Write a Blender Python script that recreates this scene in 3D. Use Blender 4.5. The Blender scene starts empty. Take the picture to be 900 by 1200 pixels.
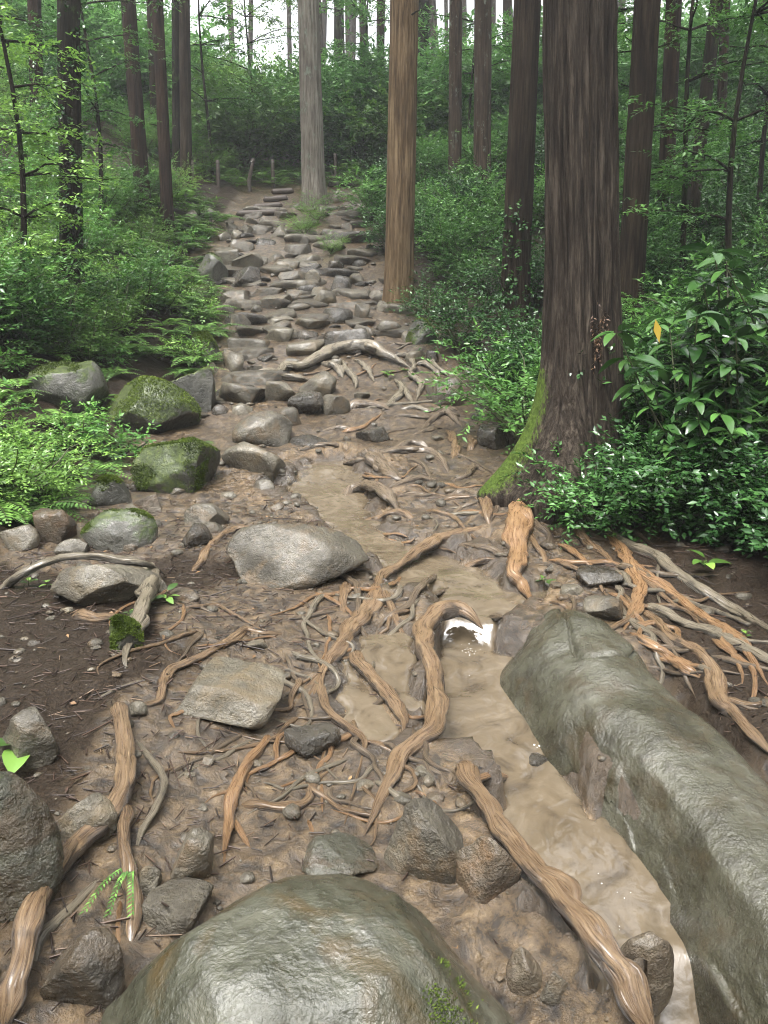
import bpy, bmesh, math, random
import numpy as np
from mathutils import Vector, Matrix

SC = bpy.context.scene
COL = SC.collection
R = math.radians
rng = np.random.default_rng(7)
random.seed(7)

# ------------------------------------------------------------------ camera, sky, sun, exposure
F = 880.0                      # focal length in photo pixels (photo 900 x 1200)
PITCH = R(13.0)
CAM = np.array([0.0, 0.0, 1.6])
cam = bpy.data.cameras.new('camera')
cam.sensor_fit = 'VERTICAL'; cam.sensor_height = 24.0; cam.lens = 24.0 * F / 1200.0
cam.clip_start = 0.05; cam.clip_end = 1000
camo = bpy.data.objects.new('camera', cam); COL.objects.link(camo)
camo.location = CAM; camo.rotation_euler = (math.pi / 2 - PITCH, 0, 0)
SC.camera = camo

SUN_EL, SUN_ROT = R(70), R(215)
world = bpy.data.worlds.new('World'); SC.world = world; world.use_nodes = True
wn, wl = world.node_tree.nodes, world.node_tree.links
bg = wn['Background']
sky = wn.new('ShaderNodeTexSky'); sky.sky_type = 'NISHITA'; sky.sun_disc = False
sky.sun_elevation = SUN_EL; sky.sun_rotation = SUN_ROT
sky.air_density = 1.0; sky.dust_density = 6.0; sky.ozone_density = 1.0
hs = wn.new('ShaderNodeHueSaturation'); hs.inputs['Saturation'].default_value = 0.14   # overcast: grey-white
wl.new(sky.outputs[0], hs.inputs['Color']); wl.new(hs.outputs[0], bg.inputs['Color'])
bg.inputs['Strength'].default_value = 0.15
sun = bpy.data.lights.new('sun', 'SUN'); sun.energy = 1.0; sun.angle = R(20); sun.color = (1.0, 0.97, 0.92)
suno = bpy.data.objects.new('sun', sun); COL.objects.link(suno)
suno.rotation_euler = (math.pi / 2 - SUN_EL, 0, math.pi - SUN_ROT)
SC.view_settings.view_transform = 'Standard'; SC.view_settings.look = 'None'
SC.view_settings.gamma = 1.0; SC.view_settings.use_curve_mapping = False
SC.view_settings.exposure = 2.08
cy = SC.cycles
cy.max_bounces = 4; cy.diffuse_bounces = 2; cy.glossy_bounces = 2; cy.transmission_bounces = 3
cy.volume_bounces = 0; cy.transparent_max_bounces = 6
cy.use_denoising = True; cy.caustics_reflective = False; cy.caustics_refractive = False
cy.sample_clamp_indirect = 4.0; cy.filter_width = 1.05

# ------------------------------------------------------------------ helpers: noise
def _hash(ix, iy, iz, seed):
    h = (ix.astype(np.int64) * 374761393 + iy.astype(np.int64) * 668265263 + iz.astype(np.int64) * 2147483647 + seed * 974711)
    h = (h ^ (h >> 13)) * 1274126177
    h = h ^ (h >> 16)
    return (h & 0xFFFFF).astype(np.float64) / 0xFFFFF
def vnoise(P, seed=0):
    """value noise in [-1,1]; P (N,3)"""
    P = np.asarray(P, float); i = np.floor(P).astype(np.int64); f = P - i
    u = f * f * f * (f * (f * 6 - 15) + 10)
    x, y, z = i[:, 0], i[:, 1], i[:, 2]; ux, uy, uz = u[:, 0], u[:, 1], u[:, 2]
    def l(a, b, t): return a + (b - a) * t
    c = [[[ _hash(x + a, y + b, z + d, seed) for d in (0, 1)] for b in (0, 1)] for a in (0, 1)]
    v = l(l(l(c[0][0][0], c[1][0][0], ux), l(c[0][1][0], c[1][1][0], ux), uy),
          l(l(c[0][0][1], c[1][0][1], ux), l(c[0][1][1], c[1][1][1], ux), uy), uz)
    return v * 2 - 1
def fbm(P, octs=4, seed=0, gain=0.5, lac=2.03):
    P = np.asarray(P, float); s = np.zeros(len(P)); a = 1.0; t = 0
    for o in range(octs):
        s += a * vnoise(P, seed + o * 17); t += a; a *= gain; P = P * lac + 3.7
    return s / t
def sstep(a, b, x):
    t = np.clip((x - a) / (b - a), 0, 1); return t * t * (3 - 2 * t)

# ------------------------------------------------------------------ helpers: meshes and tags
def mesh_np(name, V, Fc, mats=(), smooth=False, attrs=None):
    """Fc: (M,3) or (M,4) int array"""
    me = bpy.data.meshes.new(name)
    V = np.ascontiguousarray(V, dtype=np.float32); Fc = np.ascontiguousarray(Fc, dtype=np.int32)
    k = Fc.shape[1]
    me.vertices.add(len(V)); me.vertices.foreach_set('co', V.ravel())
    me.loops.add(Fc.size); me.loops.foreach_set('vertex_index', Fc.ravel())
    me.polygons.add(len(Fc)); me.polygons.foreach_set('loop_start', np.arange(0, Fc.size, k, dtype=np.int32))
    if smooth: me.polygons.foreach_set('use_smooth', np.ones(len(Fc), dtype=bool))
    for m in mats: me.materials.append(m)
    for an, av in (attrs or {}).items():
        at = me.attributes.new(an, 'FLOAT', 'POINT'); at.data.foreach_set('value', np.ascontiguousarray(av, dtype=np.float32))
    me.update(calc_edges=True)
    return me
def tag(o, label=None, cat=None, group=None, kind=None):
    if label: o['label'] = label
    if cat: o['category'] = cat
    if group: o['group'] = group
    if kind: o['kind'] = kind
    return o
def link(name, me, parent=None, loc=(0, 0, 0), rot=(0, 0, 0), scale=(1, 1, 1)):
    o = bpy.data.objects.new(name, me); COL.objects.link(o)
    o.location = loc; o.rotation_euler = rot; o.scale = scale
    if parent: o.parent = parent
    return o
def empty(name, loc=(0, 0, 0), rz=0.0, scale=(1, 1, 1)):
    o = bpy.data.objects.new(name, None); COL.objects.link(o)
    o.location = loc; o.rotation_euler = (0, 0, rz); o.scale = scale; o.empty_display_size = 0.1
    return o
def nrm(a):
    a = np.asarray(a, float); return a / np.maximum(np.linalg.norm(a, axis=-1, keepdims=True), 1e-9)

# ------------------------------------------------------------------ helpers: materials
def mat(name):
    m = bpy.data.materials.new(name); m.use_nodes = True
    return m, m.node_tree.nodes, m.node_tree.links, m.node_tree.nodes['Principled BSDF']
def nnoise(n, l, vec, scale, detail=5, rough=0.6, dist=0.0):
    t = n.new('ShaderNodeTexNoise'); t.inputs['Scale'].default_value = scale; t.inputs['Detail'].default_value = detail
    t.inputs['Roughness'].default_value = rough; t.inputs['Distortion'].default_value = dist
    if vec is not None: l.new(vec, t.inputs['Vector'])
    return t.outputs['Fac']
def ramp(n, l, fac, stops):
    r = n.new('ShaderNodeValToRGB'); e = r.color_ramp.elements
    while len(e) < len(stops): e.new(0.5)
    for k, (p, c) in enumerate(stops):
        e[k].position = p; e[k].color = (*c, 1) if len(c) == 3 else c
    l.new(fac, r.inputs['Fac']); return r.outputs['Color']
def mixc(n, l, fac, a, b, mode='MIX'):
    m = n.new('ShaderNodeMix'); m.data_type = 'RGBA'; m.blend_type = mode
    for s, v in ((0, fac), (6, a), (7, b)):
        if isinstance(v, (int, float)): m.inputs[s].default_value = v
        elif isinstance(v, tuple): m.inputs[s].default_value = (*v, 1)
        else: l.new(v, m.inputs[s])
    return m.outputs[2]
def maprange(n, l, v, a, b, c=0.0, d=1.0):
    m = n.new('ShaderNodeMapRange'); m.inputs[1].default_value = a; m.inputs[2].default_value = b
    m.inputs[3].default_value = c; m.inputs[4].default_value = d; l.new(v, m.inputs[0]); return m.outputs[0]
def mth(n, l, op, a, b=0.0):
    m = n.new('ShaderNodeMath'); m.operation = op; m.use_clamp = False
    for s, v in ((0, a), (1, b)):
        if isinstance(v, (int, float)): m.inputs[s].default_value = v
        else: l.new(v, m.inputs[s])
    return m.outputs[0]
def bump(n, l, h, strength, dist, normal=None):
    b = n.new('ShaderNodeBump'); b.inputs['Strength'].default_value = strength; b.inputs['Distance'].default_value = dist
    l.new(h, b.inputs['Height'])
    if normal is not None: l.new(normal, b.inputs['Normal'])
    return b.outputs['Normal']
def attr(n, name):
    a = n.new('ShaderNodeAttribute'); a.attribute_name = name; return a.outputs['Fac']
def objvec(n, l, scale=(1, 1, 1), rnd=True):
    tc = n.new('ShaderNodeTexCoord'); mp = n.new('ShaderNodeMapping'); mp.inputs['Scale'].default_value = scale
    l.new(tc.outputs['Object'], mp.inputs['Vector'])
    if not rnd: return mp.outputs[0]
    oi = n.new('ShaderNodeObjectInfo'); ad = n.new('ShaderNodeVectorMath'); ad.operation = 'ADD'
    ml = mth(n, l, 'MULTIPLY', oi.outputs['Random'], 37.0)
    l.new(mp.outputs[0], ad.inputs[0]); l.new(ml, ad.inputs[1]); return ad.outputs[0]

def leaf_mat(name, dark, mid, light, rough=0.33, trans=0.28, spec=0.55):
    m, n, l, p = mat(name)
    oi = n.new('ShaderNodeObjectInfo')
    a = attr(n, 'rnd')
    f = mth(n, l, 'ADD', mth(n, l, 'MULTIPLY', a, 0.75), mth(n, l, 'MULTIPLY', oi.outputs['Random'], 0.25))
    c = ramp(n, l, f, [(0.05, tuple(x * .6 for x in dark)), (0.4, mid), (0.75, tuple(x * 1.15 for x in light)), (1.0, tuple(min(1, x * 1.9) for x in light))])  # tone range widened so the palest leaves stand in for highlights
    l.new(c, p.inputs['Base Color'])
    p.inputs['Roughness'].default_value = rough; p.inputs['Specular IOR Level'].default_value = spec
    tr = n.new('ShaderNodeBsdfTranslucent'); l.new(c, tr.inputs['Color'])
    mx = n.new('ShaderNodeMixShader'); mx.inputs[0].default_value = trans
    l.new(p.outputs[0], mx.inputs[1]); l.new(tr.outputs[0], mx.inputs[2])
    l.new(mx.outputs[0], n['Material Output'].inputs['Surface'])
    return m
M = {}
M['leaf_dark'] = leaf_mat('glossy_dark_leaf', (0.014, 0.0427, 0.0129), (0.0278, 0.0807, 0.0215), (0.0597, 0.143, 0.0357), .26, .15, .6)
M['leaf_mid'] = leaf_mat('mid_green_leaf', (0.0298, 0.0854, 0.019), (0.0598, 0.16, 0.0343), (0.12, 0.263, 0.0516), .32)
M['leaf_light'] = leaf_mat('fresh_green_leaf', (0.0469, 0.103, 0.0218), (0.0936, 0.199, 0.0364), (0.176, 0.311, 0.0583), .36, .3)
M['leaf_hill'] = leaf_mat('hillside_leaf', (0.0473, 0.121, 0.0405), (0.101, 0.23, 0.0675), (0.176, 0.351, 0.101), .32)
M['fern'] = leaf_mat('fern_frond', (0.0365, 0.0861, 0.0218), (0.0783, 0.172, 0.0364), (0.147, 0.277, 0.0546), .42, .28, .4)
M['needle'] = leaf_mat('cedar_needle', (0.0128, 0.0341, 0.0107), (0.0224, 0.0558, 0.0161), (0.0384, 0.0868, 0.0241), .5, .12, .3)
M['yellow'] = leaf_mat('yellow_leaf', (.3, .18, .02), (.36, .23, .025), (.4, .28, .04), .35, .25)
M['deadleaf'] = leaf_mat('fallen_leaf', (.04, .018, .009), (.09, .045, .02), (.2, .12, .055), .5, .1)

def rock_mat(name, dark, mid, light, moss=0.0, tint=None, wet=0.3, scale=1.0, film=.7, bstr=1.0):
    m, n, l, p = mat(name)
    v = objvec(n, l)
    n1 = nnoise(n, l, v, 3.2 * scale, 6, .62, .3); n2 = nnoise(n, l, v, 24 * scale, 6, .7); n3 = nnoise(n, l, v, 110 * scale, 3, .6)
    c = ramp(n, l, n1, [(.3, dark), (.5, mid), (.72, light)])
    c = mixc(n, l, maprange(n, l, n2, .42, .7, 0, .75), c, dark)
    c = mixc(n, l, maprange(n, l, n3, .58, .75, 0, .55), c, light)
    if tint is not None:
        n4 = nnoise(n, l, v, 5.5 * scale, 5, .65, .6)
        c = mixc(n, l, maprange(n, l, n4, .5, .64, 0, .75), c, tint)
    rgh = maprange(n, l, n2, .3, .7, wet * .7, wet + .2)
    if moss > 0:
        g = n.new('ShaderNodeNewGeometry'); sx = n.new('ShaderNodeSeparateXYZ'); l.new(g.outputs['Normal'], sx.inputs[0])
        n5 = nnoise(n, l, v, 4.5, 7, .7, .4)
        f = mth(n, l, 'ADD', mth(n, l, 'MULTIPLY', sx.outputs['Z'], .35), n5)
        f = maprange(n, l, f, .92 - moss * .5, 1.02 - moss * .5)
        mc = ramp(n, l, n2, [(.3, (.012, .02, .004)), (.52, (.045, .065, .011)), (.72, (.1, .13, .022))])
        c = mixc(n, l, f, c, mc)
        mr = n.new('ShaderNodeMix'); mr.data_type = 'FLOAT'; l.new(f, mr.inputs[0]); l.new(rgh, mr.inputs[2]); mr.inputs[3].default_value = .85
        rgh = mr.outputs[0]
    l.new(c, p.inputs['Base Color']); l.new(rgh, p.inputs['Roughness'])
    h = mth(n, l, 'ADD', mth(n, l, 'MULTIPLY', n2, 1.0), mth(n, l, 'MULTIPLY', n3, .35))
    nb = bump(n, l, h, bstr, .03); l.new(nb, p.inputs['Normal']); p.inputs['Specular IOR Level'].default_value = .5
    l.new(maprange(n, l, n1, .38, .6, film * .1, film), p.inputs['Coat Weight']); p.inputs['Coat Roughness'].default_value = .14
    l.new(bump(n, l, n2, .5, .02), p.inputs['Coat Normal'])
    return m
M['rock'] = rock_mat('wet_grey_stone', (0.0285, 0.0239, 0.0163), (0.0826, 0.0713, 0.0488), (0.159, 0.137, 0.0949), 0, (0.121, 0.0798, 0.0384))
M['rock_pale'] = rock_mat('pale_grey_stone', (0.0381, 0.032, 0.0207), (0.121, 0.106, 0.0746), (0.216, 0.189, 0.136), 0, (0.14, 0.103, 0.0543))
M['rock_dark'] = rock_mat('dark_wet_stone', (0.011, 0.00893, 0.0055), (0.0331, 0.0273, 0.0177), (0.0718, 0.0595, 0.0392), 0, (0.0552, 0.0372, 0.0177), .18)
M['rock_moss'] = rock_mat('mossy_stone', (0.0156, 0.0159, 0.00982), (0.0521, 0.0496, 0.0357), (0.099, 0.0942, 0.0714), .95)
M['rock_halfmoss'] = rock_mat('half_mossy_stone', (0.0182, 0.0179, 0.0125), (0.0625, 0.0595, 0.0446), (0.115, 0.109, 0.0848), .55)
M['rock_brown'] = rock_mat('rusty_brown_stone', (0.0239, 0.0157, 0.00796), (0.0796, 0.0581, 0.0332), (0.143, 0.121, 0.0796), 0, (0.119, 0.067, 0.0265), .45)
M['rock_front'] = rock_mat('greenish_river_boulder', (0.0133, 0.0138, 0.00683), (0.0443, 0.0452, 0.029), (0.0978, 0.0945, 0.0683), 0, (0.0575, 0.0366, 0.0103), .16, .8, 1.0, .55)
M['rock_slab'] = rock_mat('olive_wet_slab', (.018, .016, .0095), (.05, .0485, .031), (.095, .092, .068), 0, (.042, .032, .016), .2, .8, .4, .55)
M['rock_left'] = rock_mat('rough_green_boulder', (0.013, 0.0129, 0.00714), (0.0391, 0.0387, 0.0232), (0.0781, 0.0744, 0.0491), 0.12, (0.0521, 0.0322, 0.0134), .22)

def bark_mat(name, dark, mid, light, moss=0.0, lichen=0.0):
    m, n, l, p = mat(name)
    v = objvec(n, l, (1, 1, .06))
    n1 = nnoise(n, l, v, 26, 6, .7, .2); n0 = nnoise(n, l, objvec(n, l, (1, 1, .35)), 3.0, 4, .6); n3 = nnoise(n, l, v, 90, 4, .6)
    c = ramp(n, l, n1, [(.38, dark), (.5, mid), (.63, light)])
    c = mixc(n, l, maprange(n, l, n0, .4, .68, 0, .6), c, dark)
    if lichen > 0:
        n4 = nnoise(n, l, objvec(n, l, (1, 1, .5)), 7, 7, .75)
        c = mixc(n, l, maprange(n, l, n4, .62 - lichen * .2, .7 - lichen * .2, 0, .8), c, (.16, .185, .145))
    if moss > 0:
        n5 = nnoise(n, l, objvec(n, l, (1, 1, .4)), 8, 7, .75)
        c = mixc(n, l, maprange(n, l, n5, .7 - moss * .25, .76 - moss * .25, 0, .85), c, (.035, .055, .015))
    l.new(c, p.inputs['Base Color']); p.inputs['Roughness'].default_value = .8; p.inputs['Specular IOR Level'].default_value = .12
    h = mth(n, l, 'ADD', n1, mth(n, l, 'MULTIPLY', n3, .4))
    l.new(bump(n, l, h, 1.0, .045), p.inputs['Normal'])
    return m
M['bark_cedar'] = bark_mat('grey_brown_cedar_bark', (0.00832, 0.00559, 0.00373), (0.0274, 0.0181, 0.0114), (0.0559, 0.042, 0.028), .12)
M['bark_red'] = bark_mat('red_brown_bark', (0.00713, 0.00395, 0.00248), (0.0238, 0.0129, 0.00786), (0.0476, 0.0291, 0.0187))
M['bark_dark'] = bark_mat('dark_mossy_bark', (0.00471, 0.00366, 0.00261), (0.0157, 0.0118, 0.00784), (0.034, 0.0261, 0.0183), .55)
M['bark_tan'] = bark_mat('tan_smooth_bark', (0.0455, 0.0286, 0.0156), (0.124, 0.0832, 0.0455), (0.208, 0.15, 0.0884), 0)
M['bark_pale'] = bark_mat('pale_lichen_bark', (0.072, 0.06, 0.048), (0.156, 0.138, 0.114), (0.24, 0.222, 0.186), 0, .3)
M['bark_grey'] = bark_mat('grey_pale_bark', (0.0189, 0.0129, 0.00865), (0.0487, 0.0326, 0.0221), (0.081, 0.0581, 0.0403), 0, .25)

def root_mat(name, bark_d, bark_m, wood_a, wood_b, worn):
    m, n, l, p = mat(name)
    cb = n.new('ShaderNodeCombineXYZ'); l.new(mth(n, l, 'MULTIPLY', attr(n, 'ring'), 7.0), cb.inputs[0]); l.new(mth(n, l, 'MULTIPLY', attr(n, 'len'), 4.0), cb.inputs[1])
    oi = n.new('ShaderNodeObjectInfo'); l.new(mth(n, l, 'MULTIPLY', oi.outputs['Random'], 50.0), cb.inputs[2])
    n1 = nnoise(n, l, cb.outputs[0], 2.2, 6, .7, .3)
    n2 = nnoise(n, l, objvec(n, l), 9, 4, .6)
    n3 = nnoise(n, l, objvec(n, l), 60, 4, .6)
    bk = ramp(n, l, n1, [(.32, bark_d), (.65, bark_m)])
    wd = ramp(n, l, n1, [(.3, tuple(x * .35 for x in wood_a)), (.45, wood_a), (.7, wood_b)])
    w = mth(n, l, 'ADD', attr(n, 'top'), mth(n, l, 'MULTIPLY', mth(n, l, 'SUBTRACT', n2, .5), 1.7))
    c = mixc(n, l, maprange(n, l, w, .62 - worn, .85 - worn), bk, wd)  # worn pale tops; bark on the sides darkened to stand in for contact shade
    c = mixc(n, l, maprange(n, l, n3, .6, .72, 0, .55), c, bark_d)
    l.new(c, p.inputs['Base Color'])
    l.new(maprange(n, l, n1, .3, .7, .2, .42), p.inputs['Roughness'])
    l.new(bump(n, l, n1, 1.0, .022), p.inputs['Normal']); p.inputs['Coat Weight'].default_value = .4; p.inputs['Coat Roughness'].default_value = .18
    return m
M['root'] = root_mat('worn_wet_root', (0.0184, 0.0122, 0.00725), (0.0791, 0.0523, 0.0307), (0.142, 0.0871, 0.0444), (0.283, 0.197, 0.109), .1)
M['root_dark'] = root_mat('muddy_root', (0.0207, 0.0157, 0.0105), (0.0834, 0.0609, 0.0387), (0.108, 0.0766, 0.0468), (0.207, 0.157, 0.101), .05)
M['root_grey'] = root_mat('grey_root', (0.0333, 0.0288, 0.021), (0.116, 0.1, 0.0725), (0.157, 0.131, 0.0888), (0.25, 0.213, 0.154), .1)
M['root_orange'] = root_mat('peeled_orange_root', (0.025, 0.0165, 0.00968), (0.1, 0.0653, 0.0371), (0.207, 0.113, 0.05), (0.351, 0.227, 0.117), .2)

m, n, l, p = mat('weathered_wood'); v = objvec(n, l, (1, 8, 8))
l.new(ramp(n, l, nnoise(n, l, v, 8, 5), [(.3, (.02, .014, .01)), (.7, (.075, .055, .04))]), p.inputs['Base Color']); p.inputs['Roughness'].default_value = .6
M['wood'] = m
m, n, l, p = mat('green_stem'); p.inputs['Base Color'].default_value = (.05, .055, .02, 1); p.inputs['Roughness'].default_value = .6
M['stem'] = m
m, n, l, p = mat('needle_litter'); oi = attr(n, 'rnd')
l.new(ramp(n, l, oi, [(0, (.01, .006, .004)), (.6, (.032, .018, .012)), (.93, (.07, .042, .027)), (1, (.17, .115, .07))]), p.inputs['Base Color']); p.inputs['Roughness'].default_value = .5
M['litter'] = m

# ------------------------------------------------------------------ the lie of the land
def smooth_curve(xs, ys, w):
    X = np.linspace(xs[0], xs[-1], 8000); Yv = np.interp(X, xs, ys)
    k = max(3, int(w / (X[1] - X[0]))); ker = np.hanning(k + 2)[1:-1]; ker /= ker.sum()
    pad = np.concatenate([np.full(k, Yv[0]) + (Yv[1] - Yv[0]) * np.arange(-k, 0), Yv, np.full(k, Yv[-1]) + (Yv[-1] - Yv[-2]) * np.arange(1, k + 1)])
    S = np.convolve(pad, ker, 'same')[k:-k]
    return lambda q: np.interp(q, X, S)
P_prof = smooth_curve([-12, 0, 0.8, 1.3, 1.7, 2.0, 2.5, 3.1, 4.0, 5.6, 8, 9.5, 11, 13, 15, 17.2, 19.2, 25, 35, 50, 80, 160],
                      [-.9, -.3, -.22, -.1, -.02, .01, .05, .10, .18, .31, .69, 1.06, 1.6, 2.28, 3.12, 4.06, 4.92, 6.9, 9.6, 12.0, 14.5, 17], 0.7)
XL = smooth_curve([-12, 0, 3, 4.5, 5.6, 8, 9.5, 11, 13, 15, 17, 19.2, 22, 30, 160], [-2.6, -2.4, -2.3, -2.5, -2.6, -2.3, -2.3, -2.45, -3.0, -3.6, -3.6, -3.3, -4, -5, -5], 1.0)
XR = smooth_curve([-12, 0, 3, 4.5, 5.6, 6.8, 8, 11, 13, 15, 17, 19.2, 22, 30, 160], [2.2, 2.0, 2.0, 2.0, 1.8, 1.25, 1.05, .85, .7, -.1, -.45, -.7, 0, 1, 1], .8)
def H_base(X, Y):
    X = np.asarray(X, float); Y = np.asarray(Y, float)
    z = P_prof(Y)
    dl = np.maximum(0, XL(Y) - X); dr = np.maximum(0, X - XR(Y))
    up = sstep(1.5, 6, Y)
    z = z + up * (.5 * dl * dl / (dl + .35)) * (1 - .45 * sstep(4, 14, dl)) + (1 - up) * .3 * dl
    far = sstep(5.5, 8, Y)
    z = z + (1 - far) * .34 * dr * dr / (dr + .3) * (1 - .6 * sstep(2, 8, dr)) + far * .16 * dr * dr / (dr + .4) * (1 - .5 * sstep(5, 15, dr))
    # left foreground soil sits a little above the gully
    z = z + .10 * sstep(-.35, -1.1, X) * (1 - sstep(3.6, 4.6, Y)) * sstep(.9, 1.7, Y)
    z = z + .10 * sstep(1.4, 1.9, X) * (1 - sstep(4.2, 5.4, Y)) * sstep(1.0, 1.8, Y)
    # mound the big cedar stands on
    z = z + .16 * np.exp(-(((X - 1.45) / .75) ** 2 + ((Y - 5.75) / .8) ** 2))
    return z

def ray(px, py):
    u = (px - 450.0) / F; v = (600.0 - py) / F
    c, s = math.cos(PITCH), math.sin(PITCH)
    return np.array([u, c + v * s, -s + v * c])
def hit(px, py, Hf, t0=.8, t1=70.0):
    d = ray(px, py); t = np.concatenate([np.arange(t0, 14, .01), np.arange(14, t1, .04)])
    Pt = CAM + d * t[:, None]; below = Pt[:, 2] < Hf(Pt[:, 0], Pt[:, 1])
    k = int(np.argmax(below))
    if not below[k]: k = len(t) - 1
    return Pt[k]
def at_depth(px, py, Y):
    d = ray(px, py); return CAM + d * (Y / d[1])

def visible(x, y, z, mx=60):
    d = np.array([x, y, z]) - CAM; c, s = math.cos(PITCH), math.sin(PITCH)
    fwd = d[1] * c - d[2] * s; upc = d[1] * s + d[2] * c
    if fwd < .3: return None
    return 450 + F * d[0] / fwd, 600 - F * upc / fwd, fwd
LAND = [(84, 200, 'the moss-darkened left trunk'), (164, 120, 'the leaning red-brown trunk'), (194, 150, 'the slim red-brown trunk'), (213, 90, 'the mossy double trunk'), (366, 140, 'the pale lichen-spotted tree'),
  (469, 180, 'the tan tree'), (497, 50, 'the ivy-clad trunk'), (533, 140, 'the slender grey trunk'), (565, 140, 'the pale straight trunk'), (611, 200, 'the leaning cedar'), (680, 250, 'the huge cedar'), (750, 160, 'the grey-brown right-hand cedar'),
  (784, 130, 'the reddish right-hand trunk'), (822, 150, 'the dark leaning right-hand trunk'), (160, 470, 'the big angular mossy boulder'), (195, 545, 'the squat mossy boulder'), (68, 450, 'the flat dark left boulder'), (232, 350, 'the round mossy stairside stone'),
  (246, 316, 'the upright greenish slab'), (120, 620, 'the peaked grey boulder'), (57, 612, 'the brown pitted stone'), (245, 205, 'the fence posts'), (320, 60, 'the bright misty gap'), (20, 20, 'the top left corner'), (890, 20, 'the top right corner'),
  (10, 350, 'the left picture edge'), (890, 250, 'the right picture edge'), (430, 60, 'the misty gap between pale and tan trees')]
LAND_FG = [(400, 760, 'the long central root'), (505, 790, 'the S-shaped root'), (260, 815, 'the flat-topped stone'), (275, 940, 'the orange forked root'), (330, 948, 'the curved root dam'), (340, 645, 'the middle grey boulder'), (497, 990, 'the blocky wet stone'),
  (395, 1005, 'the olive stone'), (365, 870, 'the dark slate stone'), (455, 825, 'the thick puddle root'), (570, 1020, 'the tan-topped stone'), (430, 590, 'the arched root'), (480, 530, 'the mid-path root ledge'), (520, 490, 'the knot of roots'), (545, 582, 'the humped root'),
  (522, 458, 'the lone rounded boulder'), (380, 570, 'the upper pool'), (290, 535, 'the pale wedge-shaped stone'), (420, 420, 'the stairway root arch'), (404, 400, 'the big stairway block'), (300, 460, 'the lowest stairway slab'), (165, 730, 'the upright grey root stub'),
  (115, 680, 'the root-draped boulder'), (225, 630, 'the dark cube-like stone'), (195, 545, 'the squat mossy boulder'), (120, 620, 'the peaked grey boulder'), (145, 880, 'the long peeled root'), (190, 925, 'the leaf-shaped root'), (230, 775, 'the curling left root'),
  (220, 1005, 'the rough lumpy stone'), (30, 860, 'the stone with the seedling'), (95, 960, 'the knobbly grey stone'), (606, 650, 'the peeled front root of the huge cedar'), (708, 678, 'the flat bluish stone'), (745, 690, 'the forked orange cedar root'), (820, 695, 'the long grey cedar root'), (870, 760, 'the right-hand root fan'), (826, 662, 'the broad-leaved seedling')]
def mass_label(kind, x, y, z, size, LAND=LAND):
    q = visible(x, y, z); c = min(LAND, key=lambda t: (t[0] - q[0]) ** 2 + (t[1] - q[1]) ** 2); dx, dy = q[0] - c[0], q[1] - c[1]
    side = ('right of' if dx > 0 else 'left of') if abs(dx) > abs(dy) else ('below' if dy > 0 else 'above'); d_ = math.hypot(dx, dy)
    return '%s %s %s %s %s' % (size, kind, 'close' if d_ < 28 else ('just' if d_ < 60 else 'well'), side, c[2])
# stream: photo pixel, half width (px), drop below bank (m)
STREAM = [(388, 545, 26, .03), (380, 572, 52, .04), (402, 606, 26, .045), (452, 645, 26, .05), (520, 672, 62, .055), (556, 698, 50, .06), (556, 722, 36, .065),
          (548, 760, 36, .15), (566, 815, 62, .16), (582, 870, 66, .16), (622, 915, 48, .17), (655, 975, 62, .16), (700, 1040, 78, .16), (748, 1085, 66, .16), (788, 1105, 44, .2)]
SP = np.array([hit(a, b, H_base) for a, b, w, d in STREAM]); 
SWD = np.array([w * np.linalg.norm(q - CAM) / F for (a, b, w, d), q in zip(STREAM, SP)])
SZ = np.array([q[2] - d for (a, b, w, d), q in zip(STREAM, SP)])
for k in range(1, len(SZ)): SZ[k] = min(SZ[k], SZ[k - 1] - .004)
for k, (a, b, w, d) in enumerate(STREAM):
    dr_ = ray(a, b); t_ = (CAM[2] - SZ[k]) / -dr_[2]; SP[k] = CAM + dr_ * t_
SP = np.vstack([SP, [[.86, 1.74, 0], [.80, 1.45, 0], [.74, 1.0, 0], [.7, .4, 0]]]); SWD = np.append(SWD, [.09, .15, .25, .4]); SZ = np.append(SZ, [-.42, -.56, -.7, -.8])
SIDE = [(455, 745, 30, .03), (440, 800, 42, .05), (440, 840, 36, .05)]
SP2 = np.array([hit(a, b, H_base) for a, b, w, d in SIDE]); SWD2 = np.array([w * np.linalg.norm(q - CAM) / F for (a, b, w, d), q in zip(SIDE, SP2)])
SZ2 = np.array([q[2] - d for (a, b, w, d), q in zip(SIDE, SP2)])
def stream_at(X, Y, SPp, W, Z):
    """nearest point on a stream: returns distance/halfwidth, water level"""
    best = np.full(X.shape, 1e9); lev = np.zeros(X.shape)
    for k in range(len(SPp) - 1):
        a, b = SPp[k, :2], SPp[k + 1, :2]; ab = b - a
        t = np.clip(((X - a[0]) * ab[0] + (Y - a[1]) * ab[1]) / (ab @ ab), 0, 1)
        dx = X - a[0] - t * ab[0]; dy = Y - a[1] - t * ab[1]
        q = np.hypot(dx, dy) / (W[k] + (W[k + 1] - W[k]) * t)
        ts = t * t * (3 - 2 * t)
        z = Z[k] + (Z[k + 1] - Z[k]) * ts
        m_ = q < best; best = np.where(m_, q, best); lev = np.where(m_, z, lev)
    return best, lev
DIPS = [(600, 1120, .16, -.07), (655, 1185, .16, -.2), (470, 1030, .2, -.04), (330, 930, .25, -.03), (300, 700, .5, -.02), (170, 850, .2, .05), (150, 780, .2, .04),
        (860, 690, .35, -.12)]
DP = [(hit(a, b, H_base), r, d) for a, b, r, d in DIPS]
def WOB(P3): return fbm(P3 * 5.0, 2, 55) * .6 + fbm(P3 * 13.0, 2, 56) * .3
def path_mask(X, Y):
    return sstep(-.35, .15, X - XL(Y)) * sstep(-.3, .2, XR(Y) - X)
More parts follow.
